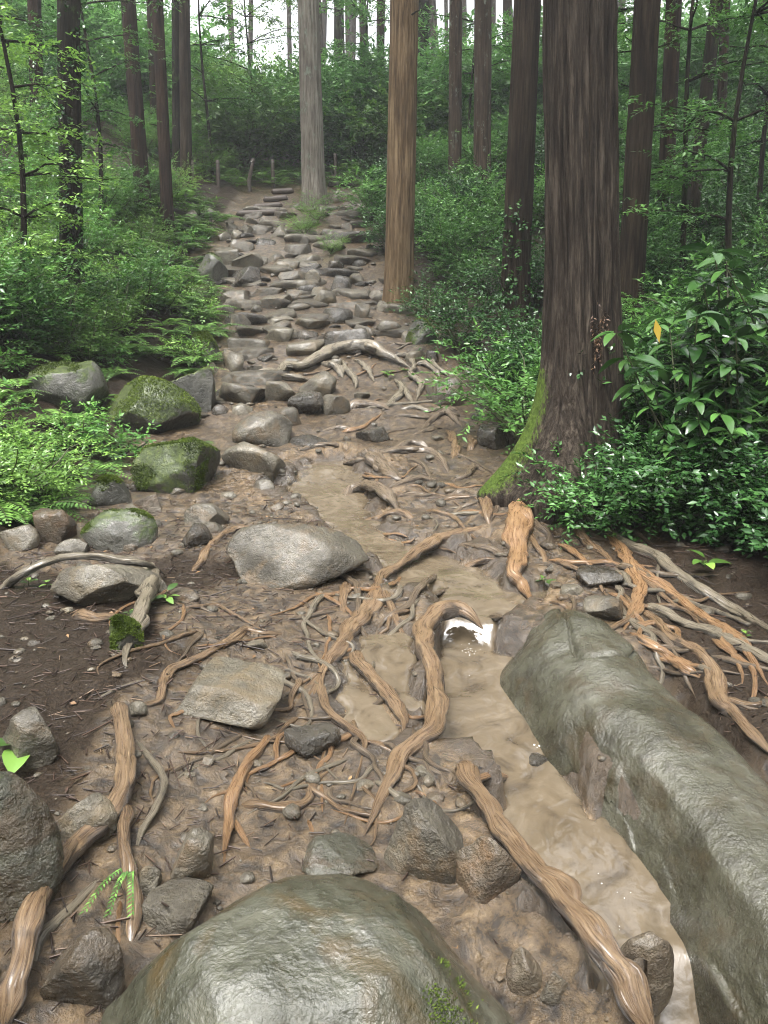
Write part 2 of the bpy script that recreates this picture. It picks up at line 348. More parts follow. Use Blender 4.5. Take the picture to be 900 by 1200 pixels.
def H_full(X, Y):
    z = H_base(X, Y)
    for q, r, d in DP: z = z + d * np.exp(-((X - q[0]) ** 2 + (Y - q[1]) ** 2) / (r * r))
    P3 = np.stack([X.ravel(), Y.ravel(), np.zeros(X.size)], 1)
    near = sstep(16, 9, Y); pm = path_mask(X, Y)
    n1 = fbm(P3 * 1.4, 3, 1).reshape(X.shape); n2 = fbm(P3 * 5.5, 4, 2, .55).reshape(X.shape); n3 = fbm(P3 * 19.0, 3, 3, .6).reshape(X.shape)
    z = z + n1 * (.05 * pm + .22 * (1 - pm)) * sstep(1.0, 3.0, Y) + (n2 * .045 + n3 * .014 * near) * (.75 + .4 * (1 - pm))
    wob = WOB(P3).reshape(X.shape)
    for SPp, W, Z, dep in ((SP, SWD, SZ, .05), (SP2, SWD2, SZ2, .03)):
        q, lev = stream_at(X, Y, SPp, W, Z)
        q = q * (1 + wob)
        k = sstep(1.55, .85, q)
        z = z * (1 - k) + (lev - dep + .02 * n2 + .008 * n3) * k
    return z - .2 * sstep(.86, 1.0, X) * sstep(1.46, 1.3, X) * sstep(3.5, 3.25, Y) * sstep(.4, .8, Y)
def axis(parts):
    out = []
    for a, b, s in parts: out.append(np.arange(a, b, s))
    return np.concatenate(out)
def grow(a, b, s0, f):
    v = [a]; s = s0
    while v[-1] < b: s *= f; v.append(v[-1] + s)
    return np.array(v)
gx_r = np.concatenate([np.arange(0, 2.4, .022), np.arange(2.4, 5, .08), grow(5, 150, .1, 1.13)])
gx = np.concatenate([-gx_r[:0:-1], gx_r])
gy = np.concatenate([-grow(-.5, 14, .2, 1.3)[::-1], np.arange(.55, 7.0, .022), np.arange(7, 20, .07), grow(20, 150, .12, 1.09)])
GX, GY = np.meshgrid(gx, gy)
GZ = H_full(GX, GY)
def Hs(X, Y):
    X = np.asarray(X, float); Y = np.asarray(Y, float)
    i = np.clip(np.searchsorted(gx, X) - 1, 0, len(gx) - 2); j = np.clip(np.searchsorted(gy, Y) - 1, 0, len(gy) - 2)
    a = np.clip((X - gx[i]) / (gx[i + 1] - gx[i]), 0, 1); b = np.clip((Y - gy[j]) / (gy[j + 1] - gy[j]), 0, 1)
    return GZ[j, i] * (1 - a) * (1 - b) + GZ[j, i + 1] * a * (1 - b) + GZ[j + 1, i] * (1 - a) * b + GZ[j + 1, i + 1] * a * b
def G(px, py): return hit(px, py, Hs)

# ------------------------------------------------------------------ roots
def catmull(Pts, step):
    Pts = np.asarray(Pts, float); Q = np.vstack([2 * Pts[0] - Pts[1], Pts, 2 * Pts[-1] - Pts[-2]]); out = []
    for k in range(1, len(Q) - 2):
        p0, p1, p2, p3 = Q[k - 1], Q[k], Q[k + 1], Q[k + 2]
        nseg = max(2, int(np.linalg.norm(p2[:3] - p1[:3]) / step))
        t = np.linspace(0, 1, nseg, endpoint=False)[:, None]
        out.append(.5 * ((2 * p1) + (-p0 + p2) * t + (2 * p0 - 5 * p1 + 4 * p2 - p3) * t ** 2 + (-p0 + 3 * p1 - 3 * p2 + p3) * t ** 3))
    return np.vstack(out + [Pts[-1:]])
def tube(C, rad, nA=12, seed=0, rough=.2, tops=True):
    """closed tube along points C (N,3) with radius rad (N); returns V, F(quads), ring, len, top"""
    n_ = len(C); T = nrm(np.gradient(C, axis=0))
    side = nrm(np.cross(T, np.array([0, 0, 1.0]) + 1e-4)); up = np.cross(side, T)
    a = np.linspace(0, 2 * math.pi, nA, endpoint=False)
    L = np.concatenate([[0], np.cumsum(np.linalg.norm(np.diff(C, axis=0), axis=1))])
    A, LL = np.meshgrid(a, L); rr = rad[:, None] * np.ones_like(A)
    Pn = np.stack([np.cos(A).ravel() * 1.6, np.sin(A).ravel() * 1.6, (LL / max(rad.max(), 1e-3)).ravel() * .22], 1)
    Pf = np.stack([np.cos(A).ravel() * 4, np.sin(A).ravel() * 4, (LL / max(rad.max(), 1e-3)).ravel() * .16], 1)
    Pg = np.stack([np.cos(A).ravel() * 7, np.sin(A).ravel() * 7, (LL / max(rad.max(), 1e-3)).ravel() * .12], 1)
    rr = rr * (1 + rough * 1.6 * fbm(Pn, 2, seed).reshape(A.shape) + rough * .8 * (1 - 2.2 * np.abs(fbm(Pf, 2, seed + 3))).reshape(A.shape) + rough * .45 * (1 - 2.2 * np.abs(fbm(Pg, 2, seed + 7))).reshape(A.shape))
    V = C[:, None, :] + np.cos(A)[..., None] * rr[..., None] * side[:, None, :] + np.sin(A)[..., None] * rr[..., None] * up[:, None, :]
    k = np.arange(n_ * nA).reshape(n_, nA); kn = np.roll(k, -1, 1)
    q = np.stack([k[:-1], kn[:-1], kn[1:], k[1:]], -1).reshape(-1, 4)
    top = np.clip(np.sin(A) * .5 + .5, 0, 1)
    return V.reshape(-1, 3), q, np.abs(A / math.pi - 1).ravel() * 1.0, LL.ravel(), top.ravel()
_strands = {}
def Hsm(X, Y): return H_base(X, Y) - .03
def root_strand(pts, lift=.35, end_sink=(1.2, 1.2), thick=1.0, smooth=False, tail=.22):
    key = str(pts)
    if key in _strands: return _strands[key]
    W = []
    for q in pts:
        px, py, w = q[:3]; e = q[3] if len(q) > 3 else 0.0
        g = at_depth(px, py, q[4]) if len(q) > 4 else (hit(px, py, Hsm) if smooth else G(px, py)); dist = float(np.dot(g - CAM, [0, math.cos(PITCH), -math.sin(PITCH)]))
        r = max(.005, w * .36 * dist / F * thick)
        W.append([g[0], g[1], g[2] + lift * r + e, r])
    W = np.array(W)
    W[0, 2] -= end_sink[0] * W[0, 3]; W[-1, 2] -= end_sink[1] * W[-1, 3]
    Cc = catmull(W, max(.012, W[:, 3].mean() * .55))
    zk_ = np.hanning(9)[1:-1]; zk_ /= zk_.sum(); Cc[:, 2] = np.convolve(np.pad(Cc[:, 2], 3, 'edge'), zk_, 'valid')
    n_ = len(Cc); Pn = np.stack([np.arange(n_) * .15, np.zeros(n_), np.full(n_, pts[0][0])], 1)
    r = np.clip(Cc[:, 3], .004, None) * (1 + .15 * fbm(Pn, 2, int(pts[0][1])))
    wig = r[:, None] * .3
    Cc[:, 0:1] += wig * fbm(Pn * 1.3 + 9, 2, 3)[:, None]; Cc[:, 1:2] += wig * fbm(Pn * 1.3 + 29, 2, 4)[:, None]
    tp_ = np.minimum(1, (np.arange(n_) + .6) / max(4, n_ * .1)) ** .7 * np.minimum(1, (n_ - np.arange(n_) - .4) / max(4, n_ * tail)) ** .7
    r = np.maximum(r * tp_, .0022)
    _strands[key] = (Cc[:, :3], r)
    return _strands[key]
def root(strands, material='root', label=None, cat='root', group=None, name='exposed_root', parent=None, lift=.35, sink=(1.2, 1.2), thick=1.0, smooth=False, tail=.22):
    Vs, Fs, A, Lg, Tp, off = [], [], [], [], [], 0
    todo = []
    for k, s in enumerate(strands):
        C, r = root_strand(s, lift, sink, thick, smooth, tail); todo.append((C, r, s))
        if r.max() > .016 and len(C) > 12:
            T = nrm(np.gradient(C, axis=0)); sd_ = nrm(np.cross(T, [0, 0, 1.0])); t_ = np.linspace(0, 1, len(C))
            for m_ in range(2 if r.max() > .024 else 1):
                Pq = np.stack([t_ * (2 + 3 * len(C) * r.mean()), np.full(len(C), k * 3.1 + m_ * 7.7), np.full(len(C), s[0][0])], 1)
                of = (np.sign(m_ - .5) * .55 + 1.1 * fbm(Pq, 2, 91)) * r; uz = (.15 + .8 * fbm(Pq + 5, 2, 92)) * r
                todo.append((C + sd_ * of[:, None] + np.array([0, 0, 1.0]) * uz[:, None], r * (.52 + .35 * fbm(Pq + 9, 2, 93)), s))
    for k, (C, r, s) in enumerate(todo):
        V, q, a, ln, tp = tube(C, r, 18 if r.max() > .018 else 9, int(s[0][0] * 3 + k), .26)
        Vs.append(V); Fs.append(q + off); off += len(V); A.append(a); Lg.append(ln); Tp.append(tp)
    V = np.vstack(Vs); c = V.mean(0); c[2] = V[:, 2].min()
    o = link(name, mesh_np(name, V - c, np.vstack(Fs), [M[material]], True, {'ring': np.concatenate(A), 'len': np.concatenate(Lg), 'top': np.concatenate(Tp)}), None, tuple(c))
    if parent: o.parent = parent; o.matrix_parent_inverse = parent.matrix_world.inverted() if False else Matrix.Translation(-Vector(parent.location))
    if label: tag(o, label, cat, group)
    return o

ROOTS = [
 ('root', 'long branching root winding down the centre of the path from the big cedar',
  [[(598, 618, 9), (567, 622, 12), (542, 627, 15), (511, 636, 17), (490, 648, 15), (470, 663, 12), (448, 678, 15), (437, 708, 21), (413, 737, 23), (397, 763, 21), (382, 782, 14), (375, 808, 11), (388, 838, 13), (424, 866, 13), (425, 888, 10), (413, 932, 9), (402, 968, 13)],
   [(424, 866, 10), (446, 875, 10), (470, 886, 9)], [(398, 762, 12), (376, 790, 9), (356, 812, 8), (338, 836, 5)], [(392, 770, 9), (368, 806, 8), (352, 830, 5)], [(386, 778, 9), (372, 803, 7), (364, 828, 5)]], {'smooth': True}),
 ('root', 'short root leaving the central fork towards the S-shaped root', [[(450, 688, 12), (462, 722, 11), (472, 745, 11), (481, 760, 8)]], {}),
 ('root', 'thick root in the puddle right of the central forked root', [[(414, 758, 13), (426, 785, 17), (446, 806, 19), (465, 828, 19), (473, 850, 15), (475, 862, 11)]], {'smooth': True}),
 ('root', 'thick S-shaped root arching over the small cascade', [[(566, 734, 16), (552, 728, 22, .02), (533, 722, 25, .03), (512, 728, 25, .03), (498, 746, 25, .02), (498, 768, 24, .02), (508, 792, 24), (511, 818, 24), (511, 842, 25), (505, 860, 28), (488, 872, 26), (470, 892, 27), (456, 922, 28), (440, 955, 26), (427, 976, 18)]], {'smooth': True}),
 ('root', 'short upright root left of the central fork', [[(405, 680, 11), (402, 700, 12), (403, 724, 9)]], {}),
 ('root_dark', 'thin flat root on tan mud pointing to the central fork', [[(332, 726, 5), (365, 723, 8), (382, 719, 9), (398, 714, 7)]], {}),
 ('root_dark', 'small bent root touching the right of the middle grey boulder', [[(384, 684, 7), (403, 669, 10), (425, 669, 10), (440, 674, 7)]], {}),
 ('root', 'peeled root bridging the bright pool', [[(536, 673, 9), (556, 664, 11), (582, 654, 9)]], {'lift': .9}),
 ('root_dark', 'sunken root in the pool beside the central fork', [[(458, 706, 6), (480, 702, 8), (505, 698, 6)]], {}),
 ('root_dark', 'flat root half under water left of the S-shaped root', [[(506, 697, 5), (530, 690, 9), (558, 682, 8), (566, 678, 5)]], {}),
 ('root_dark', 'arched root spanning the upper pool outlet', [[(398, 597, 9), (410, 583, 13, .04), (428, 578, 15, .05), (446, 582, 15, .05), (460, 592, 14, .02), (470, 602, 9)]], {}),
 ('root', 'low root lying below the arched one', [[(404, 617, 7), (425, 614, 10), (446, 610, 12), (470, 604, 13), (490, 610, 8)]], {}),
 ('root_dark', 'root branching under the long central root near the cedar foot', [[(538, 637, 8), (562, 643, 11), (582, 649, 11), (596, 662, 8)]], {}),
 ('root_dark', 'chunky ridge-like root on the left of the mid-path tangle', [[(432, 530, 10), (438, 540, 19), (452, 555, 19), (464, 561, 14), (476, 564, 8)], [(396, 547, 5), (418, 541, 9), (436, 536, 9)]], {}),
 ('root_dark', 'root ledge forming a step in the mid-path tangle', [[(434, 532, 8), (460, 531, 12), (485, 530, 14), (506, 532, 14), (518, 543, 13), (527, 554, 8)]], {}),
 ('root_dark', 'short root above the mid-path ledge', [[(458, 527, 7), (482, 521, 12), (505, 524, 8)]], {}),
 ('root_dark', 'root ripple below the mid-path ledge', [[(452, 572, 5), (472, 567, 9), (492, 563, 11), (515, 563, 8)]], {}),
 ('root_dark', 'stubby root hump above the arched root', [[(428, 570, 8), (442, 572, 14), (456, 578, 8)]], {}),
 ('root_dark', 'thin root in wet mud right of the arched root', [[(458, 583, 6), (488, 581, 9), (518, 585, 6)]], {}),
 ('root_dark', 'humped root just left of the mossy trunk flare', [[(518, 589, 7), (540, 580, 15), (556, 582, 13), (570, 588, 7)]], {}),
 ('root_dark', 'curled thin root left of the mossy trunk flare', [[(530, 608, 6), (540, 597, 8), (556, 591, 8), (566, 588, 6)]], {}),
 ('root', 'short curved root standing at the right end of the ledge', [[(521, 502, 7), (531, 514, 10), (533, 529, 10), (528, 544, 7)]], {}),
 ('root', 'stubby upright root in the needles left of the bush', [[(549, 510, 6), (552, 520, 10), (548, 530, 8)]], {}),
 ('root_dark', 'bent root on the needles above the trunk flare', [[(528, 564, 6), (545, 560, 10), (555, 549, 10), (570, 552, 7)]], {}),
 ('root_dark', 'knot of roots below the lone grey boulder', [[(494, 502, 7), (508, 492, 10), (522, 486, 11), (534, 494, 9), (544, 503, 6)], [(506, 483, 5), (522, 481, 8), (540, 482, 6)], [(480, 512, 6), (500, 506, 8), (520, 500, 7)]], {}),
 ('root_dark', 'thin root across the upper mud flat', [[(458, 487, 5), (478, 489, 7), (496, 491, 8), (514, 488, 6)]], {}),
 ('root_dark', 'low root at the top of the upper muddy puddle', [[(376, 505, 5), (398, 503, 9), (426, 507, 6)]], {}),
 ('root_dark', 'low root on the left shore of the upper pool', [[(348, 528, 4), (368, 524, 8), (392, 523, 9), (404, 528, 5)]], {}),
 ('root_dark', 'dark log-like root stub at the top of the mud flat', [[(405, 483, 9), (415, 478, 15), (438, 478, 15), (462, 480, 9)]], {}),
 ('root_grey', 'big root arching over the stairway with thin hanging strands',
  [[(287, 444, 6), (310, 440, 7), (326, 442, 7), (336, 434, 8), (354, 435, 9), (376, 424, 10), (393, 416, 11), (425, 414, 12), (455, 423, 11), (482, 433, 8)], [(326, 443, 5), (345, 447, 7), (360, 446, 5)],
   [(401, 424, 5), (406, 436, 5), (416, 447, 5), (417, 456, 4)], [(415, 422, 5), (428, 433, 5), (439, 448, 4)], [(376, 426, 5), (395, 434, 6), (402, 444, 5)], [(455, 418, 4), (476, 420, 5), (485, 432, 5), (481, 442, 5), (493, 453, 5), (487, 472, 4)],
   [(448, 482, 5), (471, 461, 6), (462, 444, 5)], [(464, 448, 4), (474, 460, 5), (484, 474, 4)], [(499, 414, 4), (511, 433, 5), (526, 441, 4)], [(486, 428, 5), (500, 430, 5), (516, 442, 4)]], {'lift': 1.3, 'thick': 1.5}),
 ('root_grey', 'upright grey root stub rising beside the root-draped boulder', [[(174, 674, 17, .05), (177, 698, 21, .05), (169, 724, 20, .05), (159, 748, 18, .03), (149, 770, 15), (148, 788, 11)]], {'lift': .8, 'sink': (.2, 1)}),
 ('root', 'root curling from tan mud to the elbow at the left', [[(342, 742, 5), (311, 744, 9), (288, 740, 12), (270, 752, 13), (240, 770, 13), (213, 781, 13), (198, 788, 15), (190, 807, 15), (186, 824, 16), (164, 830, 15), (138, 832, 14)]], {}),
 ('root', 'long peeled root running down the left foreground to the bottom corner',
  [[(138, 828, 14), (140, 838, 19, .02), (144, 866, 20, .03), (149, 895, 22, .03), (147, 930, 22, .03), (140, 955, 24, .03), (122, 980, 25, .03), (98, 1002, 26, .03), (75, 1026, 27, .03), (57, 1053, 27, .03), (39, 1088, 27, .03), (30, 1133, 26, .03), (18, 1174, 28, .03), (4, 1205, 28)],
   [(146, 945, 13, .03), (147, 973, 15, .03), (145, 996, 17, .02), (151, 1026, 18, .02), (156, 1050, 18, .01), (156, 1078, 17), (152, 1106, 13)]], {'lift': .7, 'thick': 1.15, 'tail': .03}),
 ('root_grey', 'leaf-shaped curved root right of the long peeled root', [[(156, 862, 8), (172, 886, 9), (190, 914, 10, .02), (192, 930, 11, .02), (184, 954, 11, .02), (163, 984, 11), (160, 1012, 7)]], {'lift': .8}),
 ('root_orange', 'thin pinkish root end beside the front boulder', [[(142, 1048, 7), (139, 1080, 8), (139, 1130, 7)]], {}),
 ('root_grey', 'grey root running beside the long peeled root to lower left', [[(124, 1022, 9), (100, 1050, 14), (66, 1083, 17), (46, 1108, 20), (38, 1140, 14)]], {}),
 ('root', 'broad root in the bottom left corner', [[(34, 1125, 12), (16, 1150, 20), (2, 1178, 24), (-10, 1210, 24)]], {}),
 ('root', 'hooked root around the flat-topped stone', [[(333, 800, 6), (318, 803, 9), (303, 808, 10), (291, 824, 10), (287, 845, 9), (286, 866, 7)]], {'lift': .8}),
 ('root_dark', 'thin dark root sweeping left below the flat-topped stone', [[(290, 856, 6), (262, 874, 8), (236, 890, 8), (206, 903, 8), (188, 914, 5)]], {}),
 ('root_grey', 'thin pale root parallel to the thin dark sweeping root', [[(302, 862, 5), (280, 876, 8), (258, 890, 8), (226, 901, 7), (196, 920, 5)]], {}),
 ('root_orange', 'orange root forking downward above the front boulder', [[(314, 856, 7), (308, 877, 11), (288, 901, 16), (273, 934, 16), (269, 965, 14), (263, 1002, 9), (262, 1020, 6)], [(272, 958, 10), (281, 975, 11), (294, 996, 7)]], {'lift': .7}),
 ('root', 'curved root dam holding a pool of tan mud', [[(280, 942, 9), (298, 946, 14), (322, 950, 15), (345, 950, 16), (360, 943, 14), (367, 924, 10), (380, 909, 7), (404, 893, 5)]], {'lift': .6}),
 ('root_orange', 'short upright orange twig root above the olive stone', [[(375, 904, 5), (377, 928, 6), (378, 952, 4)]], {'lift': 1.0}),
 ('root_orange', 'small orange root end at the olive stone', [[(359, 956, 5), (364, 970, 8), (369, 986, 6)]], {}),
 ('root_grey', 'straight pale stick-like root on the left needles', [[(98, 828, 4), (122, 816, 5), (150, 804, 6), (190, 790, 5)]], {'lift': .6}),
 ('root_grey', 'grey root draped over the broad light boulder', [[(-12, 694, 10), (6, 688, 11), (28, 672, 10, 0, 3.95), (54, 660, 9, 0, 4.0), (82, 653, 10, 0, 4.0), (117, 653, 11, 0, 4.0), (144, 658, 11, 0, 4.0), (172, 662, 8, 0, 4.05), (194, 672, 5)]], {'lift': .2}),
 ('root', 'brown broken root stub beside the small mossy stone', [[(86, 722, 12), (96, 725, 19), (112, 728, 15), (130, 726, 12), (150, 722, 9)]], {}),
 ('root_dark', 'thin root right of the upright grey stub', [[(198, 703, 4), (222, 708, 7), (254, 719, 4)]], {}),
 ('root_dark', 'thin lower root right of the upright grey stub', [[(192, 727, 4), (210, 730, 6), (232, 734, 4)]], {}),
 ('root', 'long straight root damming the lower stream pool', [[(530, 902, 14), (542, 912, 20, .02), (556, 938, 20, .03), (576, 968, 20, .03), (600, 1000, 20, .04), (624, 1034, 22, .04), (650, 1070, 25, .05), (676, 1102, 29, .05), (704, 1134, 32, .04), (732, 1166, 32, .02), (765, 1215, 28)]], {'lift': .7, 'thick': 1.2, 'tail': .02, 'smooth': True}),
 ('root_orange', 'short orange root poking into the lower pool', [[(548, 914, 9), (570, 918, 12, .02), (592, 920, 12, .02), (616, 927, 10)]], {'lift': .8}),
 ('root_dark', 'thin root joining the S-shaped root and the dam root', [[(482, 892, 5), (502, 900, 7), (520, 912, 6), (530, 926, 5)]], {}),
 ('root', 'root hugging the left side of the middle grey boulder', [[(222, 674, 6), (236, 658, 11), (252, 636, 12), (275, 622, 11), (302, 620, 8), (352, 611, 5)]], {}),
 ('root_dark', 'splintered stub against the upper end of the slab', [[(566, 742, 7), (576, 734, 12, .03), (588, 726, 8, .02)]], {'lift': .8}),
]

BIGROOTS = [
 ('root_orange', [[(628, 552, 26), (616, 574, 30), (609, 600, 30), (606, 628, 27), (606, 656, 25), (604, 676, 24), (613, 692, 22), (628, 706, 15)]], .5),
 ('root', [[(580, 570, 12), (571, 588, 17), (571, 604, 15), (574, 618, 9)]], .5),
 ('root_dark', [[(622, 606, 16), (632, 620, 11), (643, 630, 9), (646, 646, 6)]], .6),
 ('root', [[(618, 618, 12), (628, 640, 9), (637, 654, 9), (642, 674, 5)]], .6),
 ('root_grey', [[(630, 592, 20), (648, 600, 17), (668, 604, 16), (690, 609, 14), (704, 618, 14), (728, 640, 15), (764, 654, 15), (790, 672, 14), (824, 697, 14), (862, 720, 14), (900, 742, 13), (930, 758, 10)]], .9),
 ('root', [[(664, 604, 10), (677, 626, 12), (690, 641, 12), (711, 654, 9), (722, 667, 5)]], .7),
 ('root_orange', [[(706, 620, 10), (729, 646, 13), (741, 673, 15), (750, 698, 17), (744, 716, 16), (729, 742, 9)]], .8),
 ('root_grey', [[(748, 708, 16), (776, 723, 16), (800, 735, 15), (831, 745, 14), (863, 760, 15), (900, 778, 15), (930, 795, 12)]], .9),
 ('root_orange', [[(712, 632, 10), (751, 676, 13), (775, 692, 14), (796, 708, 15), (819, 726, 15), (844, 742, 15), (868, 758, 13), (886, 784, 12), (906, 812, 10)]], 1.0),
 ('root', [[(750, 712, 14), (768, 730, 14), (786, 751, 15), (807, 763, 15), (826, 776, 17), (838, 798, 19), (846, 828, 22), (870, 854, 20), (902, 886, 18), (930, 905, 14)]], .8),
 ('root_orange', [[(736, 740, 10), (760, 757, 16), (785, 775, 18), (806, 788, 18), (830, 797, 11)]], .6),
 ('root_grey', [[(768, 688, 4), (771, 700, 4), (777, 724, 3)]], 1.2),
 ('root_grey', [[(771, 648, 5), (771, 668, 5), (768, 694, 4)]], 1.0),
 ('root_dark', [[(840, 818, 8), (869, 829, 12), (910, 840, 11)]], .6),
 ('root_dark', [[(650, 600, 10), (690, 604, 9), (730, 618, 8), (770, 640, 6)]], .6),
]

RL = np.random.default_rng(314); ROOTLETS, BIGLETS = [], []
def walk(px, py, ang, ln, w, n_=6):
    P = []; a = ang
    for k in range(n_):
        P.append((px, py, w * (1 - .6 * k / n_))); px += math.cos(a) * ln / n_; py += math.sin(a) * ln / n_ * .6; a += RL.normal() * .45
    return P
for k in range(26): ROOTLETS.append((walk(RL.uniform(395, 545), RL.uniform(478, 640), RL.normal() * .35, RL.uniform(60, 150), RL.uniform(3, 7)), 'mid'))
for k in range(34): ROOTLETS.append((walk(RL.uniform(320, 520), RL.uniform(660, 930), RL.uniform(.5, 2.6), RL.uniform(90, 230), RL.uniform(5, 9.5), 9), 'near'))
for k in range(16): ROOTLETS.append((walk(RL.uniform(190, 340), RL.uniform(680, 960), RL.uniform(-.3, 2.6), RL.uniform(80, 200), RL.uniform(4, 8), 8), 'left'))
for k in range(12): ROOTLETS.append((walk(RL.uniform(290, 470), RL.uniform(350, 470), RL.normal() * .4, RL.uniform(25, 70), RL.uniform(2.5, 4.5)), 'stair'))
for k in range(30):
    x_ = RL.uniform(640, 850); BIGLETS.append(walk(x_, 612 + (x_ - 640) * .55 + RL.uniform(0, 110), RL.uniform(.35, 1.2), RL.uniform(80, 190), RL.uniform(7, 13), 7))

# soil banks up against the roots, higher on the uphill side
def bank_soil(strand, lift, kw):
    C, r = root_strand(strand, lift, kw.get('sink', (1.2, 1.2)), kw.get('thick', 1.0), kw.get('smooth', False))
    for k in range(2, len(C) - 2, 2):
        x, y, z = C[k]; R0 = r[k]; w = R0 * 9
        i0, i1 = np.searchsorted(gx, [x - w, x + w]); j0, j1 = np.searchsorted(gy, [y - R0 * 4, y + w])
        if i1 <= i0 or j1 <= j0: continue
        XX, YY = np.meshgrid(gx[i0:i1], gy[j0:j1]); dx, dy = (XX - x) / R0, (YY - y) / R0
        d = np.hypot(dx, np.where(dy > 0, dy * .42, dy * 1.1))
        k_ = np.clip(1.15 - d / 3.2, 0, 1) ; k_ = k_ * k_
        tgt = z - .05 * R0
        BANK[j0:j1, i0:i1] = np.maximum(BANK[j0:j1, i0:i1], np.where(GZ[j0:j1, i0:i1] < tgt, (tgt - GZ[j0:j1, i0:i1]) * k_, 0))
BANK = np.zeros_like(GZ)
for mt, lab, st, kw in ROOTS:
    for q_ in st:
        if kw.get('lift', .35) <= .6 and not any(len(v_) > 3 for v_ in q_): bank_soil(q_, kw.get('lift', .35), kw)
for mt, st, lf in BIGROOTS:
    for q_ in st: bank_soil(q_, lf, {})
for q_, zone in ROOTLETS:
    if zone == 'mid': bank_soil(q_, .9, {'thick': 1.25})
qs0, lv0 = stream_at(GX, GY, SP, SWD, SZ)
BANK = BANK * (1 - .85 * sstep(1.1, .7, qs0))
GZ = GZ + BANK

ny, nx = GX.shape
idx = np.arange(nx * ny).reshape(ny, nx)
quads = np.stack([idx[:-1, :-1], idx[:-1, 1:], idx[1:, 1:], idx[1:, :-1]], -1).reshape(-1, 4)
pm = path_mask(GX, GY)
P3 = np.stack([GX.ravel(), GY.ravel(), np.zeros(GX.size)], 1)
nz = fbm(P3 * 2.2, 4, 11).reshape(GX.shape)
qs, _ = stream_at(GX, GY, SP, SWD, SZ)
# needle litter lies on the left foreground soil and beside the slab
litter = sstep(-.75, -1.25, GX + .4 * nz) * sstep(4.9, 4.1, GY + .6 * nz) + sstep(1.15, 1.5, GX + .3 * nz) * sstep(5.2, 4.4, GY) * .7 + (1 - pm) * .9
litter = np.clip(litter, 0, 1)
wetm = np.clip(sstep(3.2, 1.0, qs + .8 * nz), 0, 1) * pm
qs2, _ = stream_at(GX, GY, SP2, SWD2, SZ2); qm_ = np.minimum(qs, qs2); rim = sstep(2.1, 1.25, qm_) * sstep(.7, 1.0, qm_)
ground_m, n, l, p = mat('muddy_forest_soil')
gv = n.new('ShaderNodeNewGeometry').outputs['Position']
a1 = nnoise(n, l, gv, 1.7, 6, .65); a2 = nnoise(n, l, gv, 14, 7, .72, .4); a3 = nnoise(n, l, gv, 95, 4, .65)
mud = ramp(n, l, a2, [(.34, (.007, .0043, .0022)), (.45, (.038, .025, .012)), (.58, (.1, .067, .034)), (.72, (.19, .137, .076))])  # mud tones spread wide, dark noise patches standing in for weak contact shade
tan = ramp(n, l, a2, [(.33, (.04, .025, .012)), (.5, (.135, .09, .047)), (.7, (.24, .17, .098))])
mud = mixc(n, l, maprange(n, l, mth(n, l, 'ADD', a1, mth(n, l, 'MULTIPLY', attr(n, 'wet'), .28)), .58, .76), mud, tan)
mud = mixc(n, l, maprange(n, l, a3, .6, .72, 0, .7), mud, (.02, .015, .011))
lit = ramp(n, l, a3, [(.3, (.006, .0042, .0028)), (.55, (.028, .0195, .0125)), (.75, (.062, .044, .029))])
lf = maprange(n, l, mth(n, l, 'ADD', attr(n, 'litter'), mth(n, l, 'MULTIPLY', mth(n, l, 'SUBTRACT', a2, .5), 1.3)), .35, .65)
c = mixc(n, l, lf, mud, lit)
c = mixc(n, l, maprange(n, l, mth(n, l, 'ADD', attr(n, 'rim'), mth(n, l, 'MULTIPLY', mth(n, l, 'SUBTRACT', a2, .5), .9)), .35, .8, 0, .8), c, (.03, .021, .0125))
l.new(c, p.inputs['Base Color'])
wr = maprange(n, l, mth(n, l, 'ADD', attr(n, 'wet'), mth(n, l, 'MULTIPLY', mth(n, l, 'SUBTRACT', a2, .5), 1.2)), .0, .7, .34, .1)
l.new(wr, p.inputs['Roughness'])
hh = mth(n, l, 'ADD', a2, mth(n, l, 'MULTIPLY', a3, .3))
l.new(bump(n, l, hh, .9, .035), p.inputs['Normal']); p.inputs['Specular IOR Level'].default_value = .6
l.new(maprange(n, l, mth(n, l, 'ADD', lf, mth(n, l, 'MULTIPLY', a1, 1.2)), .45, 1.0, .75, .04), p.inputs['Coat Weight']); p.inputs['Coat Roughness'].default_value = .07; l.new(bump(n, l, a2, .8, .03), p.inputs['Coat Normal'])
l.new(maprange(n, l, lf, 0, 1, .5, .15), p.inputs['Specular IOR Level'])
gme = mesh_np('ground', np.stack([GX, GY, GZ], -1).reshape(-1, 3), quads, [ground_m], True, {'litter': litter.ravel(), 'wet': wetm.ravel(), 'rim': rim.ravel()})
tag(link('ground', gme), kind='structure')

